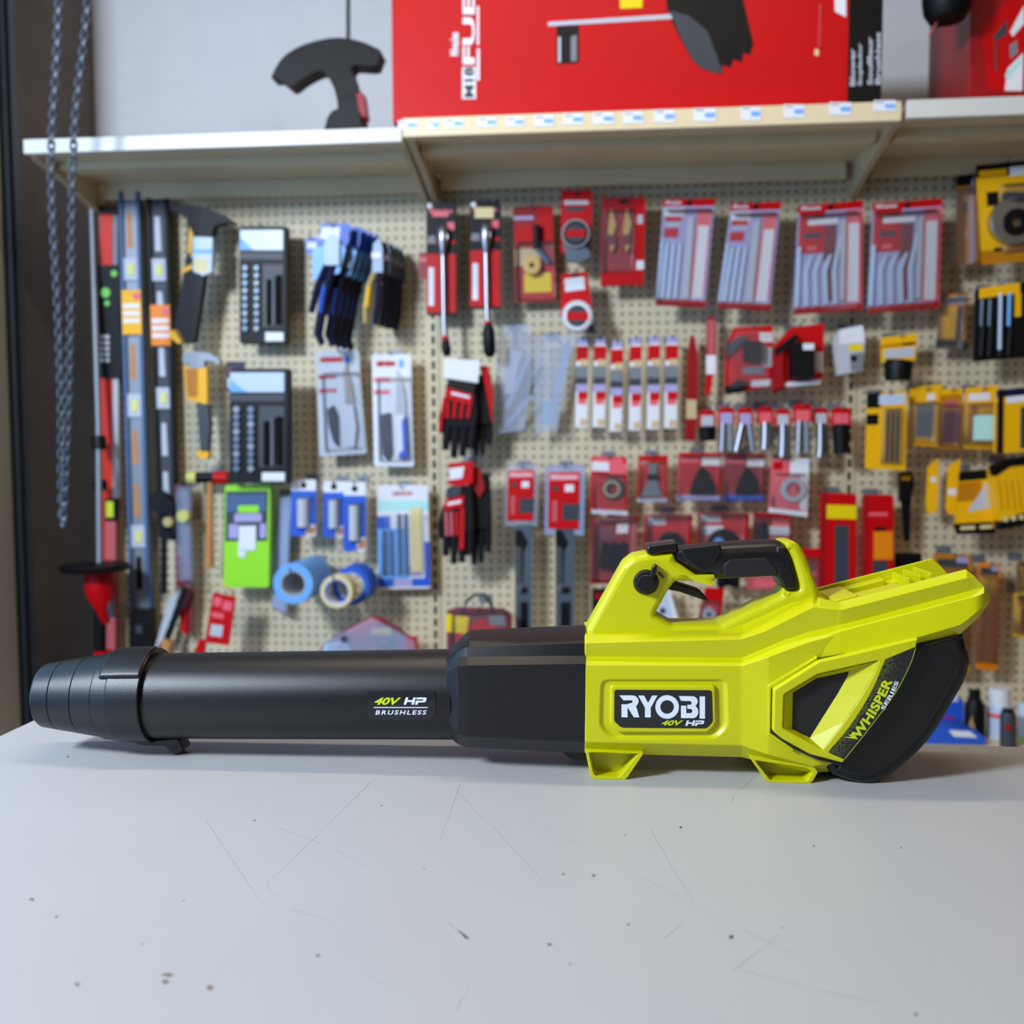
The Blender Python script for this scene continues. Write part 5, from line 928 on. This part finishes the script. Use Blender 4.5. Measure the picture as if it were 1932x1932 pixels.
it = It('hose_clamp_pack', 'red and clear pack with grey wire arch and yellow label', 'tool pack', (840, 1120, 966, 1240), .16, hook=(903, 1150, 'grey wire arch pack')); it.poly('card', [(843, 1152), (862, 1146), (950, 1148), (966, 1160), (966, 1240), (843, 1240)], 0, .01, 'plum'); it.poly('card', [(842, 1158), (885, 1164), (880, 1196), (842, 1192)], .01, .011, 'yellow'); it.poly('card', [(860, 1196), (905, 1168), (940, 1180), (940, 1240), (860, 1240)], .01, .0108, 'red'); it.poly('card', [(920, 1160), (950, 1160), (955, 1180), (925, 1180)], .01, .0112, 'grey')
it.rod('wire_arch', [(874, 1156, .01), (880, 1134, .01), (896, 1122, .01), (914, 1122, .01), (926, 1136, .01), (930, 1156, .01)], 3.4, 'dgrey', 8); it.poly('blister', [(850, 1156), (955, 1154), (960, 1240), (848, 1240)], .012, .03, CLEAR, .04); it.build()

# ---------------- yellow packs of the right bay
it = card('grinder_wheel_pack', 'large yellow pack with silver disc guard at top right edge', 'yellow pack', (1841, 312, 1985, 298, 1985, 488, 1853, 500), .16, 'amber', [('black', 0, 0, 1, .13), ('amber', .04, .06, .4, .12), ('white', .44, .05, .85, .14), ('black', .12, .28, .28, .42), ('damber', 0, .86, 1, 1), ('black', .18, .84, .3, .88)], (.3, .2, .98, .9), .012, hook=(1900, 305, 'large yellow disc pack'))
it.text('card', 'DEWALT', .05, .065, .4, .115, .006, 'amber'); it.disc('guard', 1916, 415, 46, .006, .03, 'chrome', hole=14); it.disc('guard', 1920, 418, 26, .03, .036, 'black', hole=10); it.rect('guard_clip', 1896, 362, 1936, 382, .006, .03, 'dgrey'); it.build()
it2 = card('grinder_wheel_pack', 'yellow pack directly behind the large disc guard pack', 'yellow pack', (1806, 332, 1850, 326, 1850, 496, 1800, 502), .08, 'damber', [('black', 0, 0, 1, .12), ('lilac', .62, .05, .72, 1), ('black', .3, .3, .5, .42)], (.05, .1, .95, .98), .05, hook=(1835, 332, 'rear yellow disc pack')); it2.build()
it = card('screwdriver_pack', 'small amber pack with black tips left of the black set', 'yellow pack', (1781, 555, 1827, 550, 1824, 660, 1764, 658), .07, 'damber', [('lgrey', .1, .06, .9, .2), ('amber', .1, .22, .6, .8), ('black', .62, .25, .8, .9), ('black', 0, .84, 1, 1)], (.02, .05, .98, .98), .03, hook=(1806, 556, 'small amber pack')); it.build()
it = card('screwdriver_set', 'black screwdriver set with yellow header near the right edge', 'yellow pack', (1842, 545, 1960, 528, 1960, 672, 1838, 682), .13, 'black', [('amber', .05, 0, .7, .14), ('amber', .62, .14, .72, .45)], thick=.012, hook=(1890, 536, 'black screwdriver set'))
for k, (x, m_) in enumerate([(1853, 'dsteel'), (1868, 'dsteel'), (1888, 'pale'), (1905, 'sky')]): it.rod('screwdriver#%d' % k, [(x, 565 + (0 if k < 2 else -12), .02), (x - 2, 620 + (40 if k == 2 else -5), .02)], 3.5, m_); it.rod('screwdriver#%d/handle' % k, [(x + 1, 612, .016), (x - 3, 672, .016)], 5, 'black')
it.build()
it = card('hole_saw_pack', 'amber headed pack with black cup, above the tall yellow pack', 'yellow pack', (1662, 637, 1730, 629, 1727, 680, 1662, 684), .10, 'amber', [('damber', 0, .3, 1, .42), ('lgrey', .1, .5, .95, .85), ('black', .6, .3, .95, .4)], hook=(1698, 634, 'amber headed cup pack')); it.rod('cup', [(1696, 680, .03), (1695, 688, .03), (1694, 718, .03)], [24, 27, 24], 'black', 20); it.build()
it = card('jigsaw_blade_pack', 'tall yellow pack with three dark blades, right of the upright', 'yellow pack', (1636, 742, 1712, 738, 1708, 888, 1632, 884), .14, 'amber', [('black', 0, 0, .35, .2), ('pale', .3, .03, .95, .16), ('black', 0, .28, .3, .42)], (.4, .2, .92, .93), .012, hook=(1676, 742, 'tall yellow blade pack'))
for u in (.5, .63, .76): it.nrect('blade#%d' % (u * 100), u, .24, u + .06, .9, .005, .009, 'dgrey')
it.build()
for q, lb_, ps, hk in [((1716, 732, 1778, 724, 1770, 843, 1714, 840), 'yellow pack with faint grey window beside tall yellow pack', [('amber', 0, 0, 1, .18), ('white', .55, .14, .8, .24), ('grey', .22, .32, .8, .85)], 'faint-windowed yellow pack'), ((1774, 734, 1816, 732, 1812, 848, 1770, 846), 'narrow dark amber pack with brown window', [('amber', 0, 0, 1, .1), ('rose', .2, .2, .8, .3), ('plum', .2, .36, .9, .9)], 'narrow dark amber pack'), ((1822, 732, 1884, 727, 1880, 848, 1818, 846), 'yellow pack with white zigzag-edged label', [('white', .1, .1, .75, .22), ('damber', .1, .3, .4, .9)], 'white-labelled yellow pack')]:
    it = card('accessory_pack', lb_, 'yellow pack', q, .10, 'damber' if 'dark' in lb_ else 'amber', ps, (.05, .25, .95, .95), .02, hook=((q[0] + q[2]) / 2, q[1] + 3, hk))
    if 'zigzag' in lb_: it.nrect('white_label', .28, .46, 1.0, .86, .024, .026, 'teal')
    it.build()
it = card('drill_bit_case', 'yellow case with navy top at the right edge, middle row', 'yellow pack', (1884, 736, 1960, 728, 1960, 850, 1882, 856), .14, 'amber', [('navy', 0, 0, 1, .12), ('white', .2, .12, 1, .22), ('damber', 0, .2, .15, 1), ('dgrey', .55, .3, .8, .95)], thick=.03, hook=(1918, 740, 'yellow case with navy top')); it.nrect('lid_edge', 0, 0, .12, 1, .03, .034, 'black'); it.build()
for pts, lb_, w_ in [([(1752, 880), (1771, 866), (1769, 960), (1764, 968), (1752, 968), (1748, 958)], 'left of two narrow yellow strips below the blade packs', (1757, 900, 1766, 910)), ([(1791, 880), (1812, 866), (1808, 962), (1802, 971), (1790, 970), (1786, 958)], 'right of two narrow yellow strips below the blade packs', (1789, 922, 1808, 934))]:
    it = It('yellow_strip', lb_, 'strip pack', (1750, 866, 1770, 968) if pts[0][0] < 1780 else (1788, 866, 1810, 970), .08); it.poly('sleeve', pts, 0, .012, 'amber'); it.rect('sticker', *w_, .012, .0128, 'white'); it.build()
it = It('utility_saw', 'slim black tool with amber accents left of the yellow strips', 'hand tool', (1696, 890, 1727, 1030), .07); it.poly('blade', [(1700, 940), (1720, 935), (1716, 1022), (1706, 1022)], 0, .006, 'black'); it.poly('grip', [(1698, 892), (1722, 890), (1726, 915), (1718, 945), (1698, 945)], 0, .02, 'black'); it.poly('accent', [(1700, 898), (1720, 896), (1716, 906), (1702, 906)], .02, .022, 'damber'); it.build()
it = card('tool_bag_pack', 'yellow pack with grey triangle and black base, right of strips', 'yellow pack', (1812, 890, 1880, 884, 1878, 1000, 1804, 1004), .12, 'amber', [('black', 0, 0, 1, .16), ('damber', 0, .18, .6, .5), ('lgrey', [(.75, .2), (1, .3), (.98, .62), (.25, .68)]), ('black', 0, .86, 1, 1), ('cream', .1, .91, .48, .97), ('cream', .6, .91, .9, .97)], thick=.02, hook=(1846, 890, 'grey triangle yellow pack')); it.npoly('bottom_guard', [(-.05, .86), (1.02, .86), (1.0, 1.06), (.05, 1.04)], .004, .019, 'black'); it.build()
it = It('wheel_stack_pack', 'curved yellow and black pack at the right edge below yellow case', 'yellow pack', (1873, 866, 1985, 995), .14, hook=(1920, 872, 'curved yellow pack')); it.poly('body', [(1876, 885), (1900, 872), (1940, 864), (1985, 862), (1985, 985), (1930, 990), (1888, 1000), (1878, 940)], 0, .05, 'amber', .02); it.poly('rim#0', [(1874, 880), (1900, 866), (1985, 856), (1985, 872), (1905, 880), (1878, 898)], .02, .054, 'black'); it.poly('rim#1', [(1884, 985), (1930, 968), (1985, 965), (1985, 985), (1930, 992), (1886, 1000)], .02, .054, 'black')
for k in range(5): it.rect('tooth#%d' % k, 1893 + k * 15, 976 - k * 2, 1902 + k * 15, 984 - k * 2, .054, .056, 'cream')
for k in range(5): it.poly('print', [(1884 + k * 12, 906), (1886 + k * 12, 905), (1892 + k * 12, 960), (1890 + k * 12, 961)], .05, .0508, 'damber')
it.build()
it = card('knife_pack', 'dark pack with arched top between tall red box and the battery bay', 'pack', (1692, 1044, 1740, 1044, 1738, 1090, 1690, 1090), .07, 'black', [('damber', 0, .6, .4, .9)], thick=.02); it.build()
for k, (q, m_, lb_) in enumerate([((1762, 1044, 1834, 1048, 1830, 1270, 1758, 1266), 'damber', 'wide amber pack behind the battery bay of the blower'), ((1846, 1062, 1888, 1064, 1882, 1266, 1842, 1262), 'orange', 'tall narrow orange pack right of the blower tail'), ((1914, 1120, 1975, 1118, 1975, 1205, 1912, 1200), 'amber', 'yellow pack at the right edge level with blower tail'), ((1918, 1060, 1975, 1060, 1975, 1116, 1918, 1114), 'damber', 'brownish amber pack above the right edge yellow pack')]):
    it = card('accessory_pack', lb_, 'yellow pack', q, .08 + .01 * k, m_, [('dgrey', .1, .04, .9, .1), ('amber' if m_ != 'amber' else 'damber', .1, .12, .85, .3), ('damber' if m_ != 'damber' else 'amber', .2, .34, .4, .9), ('lilac', .6, .02, .9, .07)], (.05, .1, .95, .95), .02, hook=((q[0] + q[2]) / 2, q[1] + 3, ['wide amber pack', 'tall orange pack', 'right edge yellow pack', 'brownish amber pack'][k])); it.build()

# ---------------- base shelf at lower right with bottles
a0, zb = W(1850, 1402, .30)
r = empty('metal_shelf', wloc(U[1] + .02, 0, zb), -WA); tag(r, 'low base shelf behind the table at right holding bottles', 'shelf'); m = MB(); m.box((0, -.002, -.03), (U[3] - U[1] - .03, -.5, 0), SHEL); m.obj('deck', r); m = MB(); m.box((0, -.5, -.06), (U[3] - U[1] - .03, -.51, .0), LIPW); m.obj('front_lip', r)
def stand(name, label, cat, q, d, parts):
    it = It(name, label, cat, q, d)
    for p_ in parts: p_(it)
    it.build()
def on(y): return y
stand('glove_box', 'blue boxed pack with red mark behind the rear cover', 'box', (1756, 1322, 1818, 1376), .22, [lambda i: i.rect('box', 1756, 1322, 1818, 1376, -.06, 0, 'blue'), lambda i: i.rect('box', 1772, 1352, 1800, 1364, 0, .002, 'red'), lambda i: i.rect('lid', 1758, 1312, 1808, 1324, -.06, .001, 'pale')])
stand('wipe_pack', 'blue and white flat pack lying in front of the blue box', 'pack', (1744, 1374, 1858, 1403), .32, [lambda i: i.poly('pack', [(1744, 1380), (1790, 1372), (1840, 1378), (1860, 1392), (1860, 1404), (1744, 1404)], -.10, 0, 'blue'), lambda i: i.poly('label', [(1790, 1378), (1830, 1380), (1845, 1392), (1800, 1390)], 0, .002, 'white')])
stand('spray_bottle', 'black bottle between the blue box and the pale can', 'bottle', (1820, 1304, 1858, 1402), .26, [lambda i: i.rod('bottle', [(1839, 1404, 0), (1839, 1330, 0), (1839, 1318, 0)], [19, 19, 12], 'black', 20), lambda i: i.rod('cap', [(1839, 1318, 0), (1839, 1302, 0)], 11, 'black', 16), lambda i: i.poly('label', [(1828, 1366), (1834, 1350), (1846, 1400), (1838, 1402)], .030, .032, 'gold')])
stand('spray_can', 'pale blue and white spray can at the lower right', 'can', (1862, 1298, 1912, 1402), .24, [lambda i: i.rod('can', [(1886, 1404, 0), (1886, 1340, 0), (1886, 1328, 0)], [24, 24, 20], 'pale', 24), lambda i: i.rod('cap', [(1886, 1330, 0), (1886, 1298, 0)], 20, 'white', 20), lambda i: i.rod('red_mark', [(1886, 1350, .0005), (1886, 1342, .0005)], 24.3, 'pink', 24)])
stand('spray_can', 'short dark grey can with red mark in front of the pale can', 'can', (1886, 1340, 1916, 1404), .33, [lambda i: i.rod('can', [(1902, 1408, 0), (1902, 1350, 0), (1902, 1343, 0)], [15, 15, 12], 'dgrey', 20), lambda i: i.rod('cap', [(1902, 1345, 0), (1902, 1338, 0)], 11, 'black', 16), lambda i: i.rect('logo', 1897, 1368, 1906, 1376, .020, .023, 'red')])
stand('spray_can', 'white can with green base at the far right edge', 'can', (1919, 1320, 1955, 1402), .26, [lambda i: i.rod('can', [(1940, 1394, 0), (1940, 1332, 0), (1940, 1326, 0)], [18, 18, 14], 'pale', 20), lambda i: i.rod('base', [(1940, 1404, 0), (1940, 1390, 0)], 18.4, 'green', 20)])

# ---------------- price tags on the shelf edge
zl = z2
for k, (xa, xb, yt, yb) in enumerate([(751, 787, 227, 244), (805, 829, 226, 243), (839, 874, 224, 241), (901, 937, 221, 239), (955, 989, 221, 238), (1008, 1045, 217, 238), (1063, 1100, 214, 235), (1119, 1158, 212, 234), (1176, 1213, 210, 233), (1235, 1274, 207, 231), (1309, 1351, 204, 229), (1398, 1436, 201, 227), (1479, 1518, 197, 222), (1565, 1607, 193, 217), (1649, 1691, 189, 210)]):
    it = It('price_tag', ['leftmost', 'second', 'third', 'fourth', 'fifth', 'sixth', 'seventh', 'eighth', 'ninth', 'tenth', 'eleventh', 'twelfth', 'thirteenth', 'fourteenth', 'rightmost'][k] + ' white and blue price tag from the left on shelf edge', 'price tag', (xa, yt, xb, yb), SD + .0005, 'price tags on the shelf edge')
    it.rect('t', xa, yt, xb, yb, 0, .0012, 'white'); it.rect('t', xa + (xb - xa) * .5, yt + (yb - yt) * .35, xb - 2, yt + (yb - yt) * .7, .0012, .0018, 'sky'); it.rect('t', xa + 3, yt + 3, xa + (xb - xa) * .45, yt + 5, .0012, .0018, 'grey'); it.build()

# ---------------- on the upper shelves
def onshelf(px, zs, d): # wall s of a pixel column at shelf height
    return W(px, 200, d)[0]
bs0, bs1 = W(741, 200, .41)[0], W(1662, 160, .41)[0]; bz = z2 + .002; BH = .34
r = empty('cardboard_box', wloc(bs0, .41, bz), -WA); tag(r, 'large red cardboard box with white vertical lettering on middle top shelf', 'box')
BL_ = bs1 - bs0
def bx(px, py): a, z = W(px, py, .41); return (a - bs0, z - bz)
m = MB(); m.box((0, 0, 0), (BL_, .34, BH), K['red']); m.box((bx(1600, 100)[0], -.001, 0), (BL_ + .001, .341, BH), K['black']); m.box((-.0012, .005, .004), (0, .33, BH), K['pink']); m.obj('carton', r, bevel=.002)
def bp(name, shapes):
    m = MB()
    for pts, dz, mt in shapes: m.prism([bx(*p) for p in pts], -.0005, -dz, K.get(mt, mt) if isinstance(mt, str) else mt)
    return m.obj(name, r)
def btext(m, body, x0, y0, x1, y1, dz, mt):      # reads upwards
    vs, fs = text_geo(body, 1, 0, .03, .01)
    out = []
    for a, b, c in vs:
        px = x0 + (x1 - x0) * (1 - b); py = y1 + (y0 - y1) * a; q = bx(px, py); out.append((q[0], -dz - (.0005 if c > 0 else 0), q[1]))
    m.add(out, fs, K[mt])
m = MB(); btext(m, 'FUEL', 873, -50, 896, 122, .0015, 'white'); m.obj('fuel_lettering', r)
m = MB(); btext(m, 'M18', 876, 128, 894, 184, .0025, 'dgrey'); o = bp('logo_plate', [([(872, 127), (898, 127), (898, 187), (872, 187)], .0015, 'white')]); m.obj('logo_lettering', o)
m = MB(); btext(m, 'Milwaukee', 849, 62, 866, 106, .0015, 'white'); m.obj('maker_lettering', r)
m = MB(); btext(m, 'BLOWER  SERIES', 900, 10, 907, 152, .0015, 'white') if False else m.prism([bx(900, 12), bx(904, 12), bx(904, 85), bx(900, 85)], -.0005, -.0015, K['white']); m.prism([bx(900, 92), bx(905, 92), bx(905, 152), bx(900, 152)], -.0005, -.0015, K['white']); m.obj('side_line', r)
bp('printed_tool', [([(1252, -60), (1258, 15), (1272, 50), (1290, 85), (1305, 112), (1320, 128), (1340, 136), (1363, 140), (1362, 122), (1378, 128), (1384, 112), (1400, 118), (1402, 100), (1415, 104), (1421, 82), (1402, 0), (1390, -60)], .0014, 'black'), ([(1262, 20), (1300, 30), (1335, 60), (1364, 138), (1345, 137), (1322, 128), (1306, 112), (1290, 82)], .0018, 'dgrey')])
bp('printed_bar', [([(1034, 42), (1268, 27), (1268, 36), (1034, 50)], .0015, 'lgrey')])
bp('printed_label', [([(1050, 50), (1092, 48), (1092, 119), (1050, 121)], .0015, 'black'), ([(1053, 70), (1058, 70), (1058, 118), (1053, 118)], .002, 'lgrey'), ([(1077, 70), (1088, 66), (1088, 116), (1077, 116)], .002, 'grey')])
bp('yellow_square', [([(1169, -20), (1212, -20), (1212, 15), (1170, 17)], .0015, 'yellow')])
bp('white_corner', [([(1574, -20), (1596, -20), (1596, 33), (1575, 22)], .0015, 'white')])
m = MB()
for k, (xa, ya) in enumerate(((1603, 92), (1618, 82), (1636, 70), (1651, 62))): btext(m, ['Blower', 'Soplador', 'Souffleur', 'Brushless'][k], xa, ya, xa + 10, 163 - k * 1, .0022, 'lgrey')
m.obj('strip_lettering', r)
bp('torn_mark', [([(1538, 92), (1545, 95), (1544, 106), (1536, 104)], .0013, 'cream'), ([(1546, 8), (1548, 8), (1546, 88), (1544, 88)], .0012, 'rose')])
# second red box at the top right
s_a = W(1828, 150, .36)[0]; r = empty('cardboard_box', wloc(s_a, .36, z3 + .002), -WA); tag(r, 'red box with white label at the top right corner', 'box')
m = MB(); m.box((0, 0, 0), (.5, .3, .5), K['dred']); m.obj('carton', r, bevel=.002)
def bx3(px, py): a, z = W(px, py, .36); return (a - s_a, z - z3 - .002)
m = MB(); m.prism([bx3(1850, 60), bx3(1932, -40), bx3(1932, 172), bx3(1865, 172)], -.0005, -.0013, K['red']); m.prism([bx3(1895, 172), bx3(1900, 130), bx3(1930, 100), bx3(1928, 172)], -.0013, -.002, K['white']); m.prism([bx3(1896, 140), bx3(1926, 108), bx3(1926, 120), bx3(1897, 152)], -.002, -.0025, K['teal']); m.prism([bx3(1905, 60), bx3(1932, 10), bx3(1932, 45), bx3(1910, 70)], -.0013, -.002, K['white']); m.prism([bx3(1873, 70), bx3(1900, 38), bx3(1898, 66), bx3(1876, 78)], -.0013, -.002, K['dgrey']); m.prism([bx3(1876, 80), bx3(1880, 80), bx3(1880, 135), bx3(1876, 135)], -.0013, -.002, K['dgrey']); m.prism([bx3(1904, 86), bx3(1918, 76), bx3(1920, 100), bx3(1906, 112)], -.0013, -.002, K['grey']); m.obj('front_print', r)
# black rounded tool end hanging above the gap
it = It('trimmer_head', 'black rounded tool end hanging at the top edge, right of the red box', 'tool', (1745, -60, 1828, 42), .43); x, z = it.L(1787, 0, 0); it.p('housing').lathe([(-.050, .02), (-.045, .040), (-.027, .051), (0, .055), (.1, .055), (.16, .045)], (x, 0, z), (0, 0, 1), K['black'], 28)
it.rod('cord', [(1775, 30, 0), (1752, 68, 0)], 1.6, 'rose', 6); it.rod('shaft', [(1787, -60, 0), (1787, -200, 0)], 12, 'dgrey', 12); it.build()
# black edge-trimmer guard standing on the left shelf
it = It('edge_trimmer', 'black curved guard tool with thin rod standing on the left shelf', 'trimmer', (510, -40, 720, 240), .20)
gd = smooth_open([(511, 146), (530, 112), (560, 90), (600, 76), (640, 71), (680, 78), (716, 93)], 5) + [(719, 98), (710, 122), (700, 124)] + smooth_open([(668, 122), (662, 130), (668, 150)], 4) + [(674, 178), (640, 186), (632, 170)] + smooth_open([(622, 150), (612, 136), (602, 132), (575, 145), (552, 162)], 4) + [(545, 163), (524, 146)]
it.poly('guard', gd, -.03, .03, 'black'); it.poly('neck', [(630, 165), (672, 160), (680, 200), (684, 242), (640, 242), (636, 190)], -.025, .028, 'black'); it.poly('red_trim', [(672, 176), (684, 174), (690, 218), (680, 222)], -.02, .03, 'dred'); it.rod('wheel_hub', [(612, 242, 0), (650, 242, 0)], 2, 'black'); it.p('lower_housing'); it.poly('lower_housing', smooth_open([(612, 242), (617, 222), (628, 208), (645, 202)], 4) + [(680, 210), (684, 242)], -.04, .04, 'black', .05)
it.rod('rod', [(657, 76, 0), (657, -60, 0)], 4.0, 'dgrey', 8); it.build()
# ---------------- chain hoist hanging in front of the dark wall
CH = mat('galvanised_chain', (98, 106, 116), .42, metal=.6)
ch_d = .55
def cpt(px, py): a, z = W(px, py, ch_d); return wloc(a, ch_d, z)
paths = [[(112, -40), (106, 120), (97, 270), (99, 400), (108, 560), (114, 700), (116, 800), (116, 900), (118, 990)], [(170, -40), (158, 80), (146, 180), (139, 270), (136, 400), (134, 560), (131, 700), (128, 800), (124, 900), (120, 990)]]
mb = MB()
def link(mb, c, t, side, L, wd, r):
    t = t.normalized(); side = (side - t * side.dot(t)).normalized(); nn = t.cross(side); ring_ = []
    n = 14; pts = []
    for k in range(n):
        a = 2 * math.pi * k / n; pts.append(c + t * (math.sin(a) * wd / 2 + (L - wd) / 2 * (1 if math.sin(a) > 0 else -1)) + side * (math.cos(a) * wd / 2))
    rings = []
    for k in range(n):
        tt = (pts[(k + 1) % n] - pts[k - 1]).normalized(); o_ = tt.cross(nn).normalized(); rings.append([pts[k] + (o_ * math.cos(2 * math.pi * j / 6) + nn * math.sin(2 * math.pi * j / 6)) * r for j in range(6)])
    rings.append(rings[0]); mb.loft(rings, CH, False, False)
for pth in paths:
    sp = [cpt(*p) for p in smooth_open(pth, 14)]; acc = 0; k = 0; pitch = .0185
    for a, b in zip(sp, sp[1:]):
        l = (b - a).length
        while acc < l:
            c = a.lerp(b, acc / l); link(mb, c, b - a, Vector((1, .9, 0)) if k % 2 else Vector((.9, -1, 0)), .0265, .0145, .0027); acc += pitch; k += 1
        acc -= l
ch = mb.obj('pull_chain', None, 40); tag(ch, 'galvanised pull chain loop hanging in front of the dark left wall', 'chain')
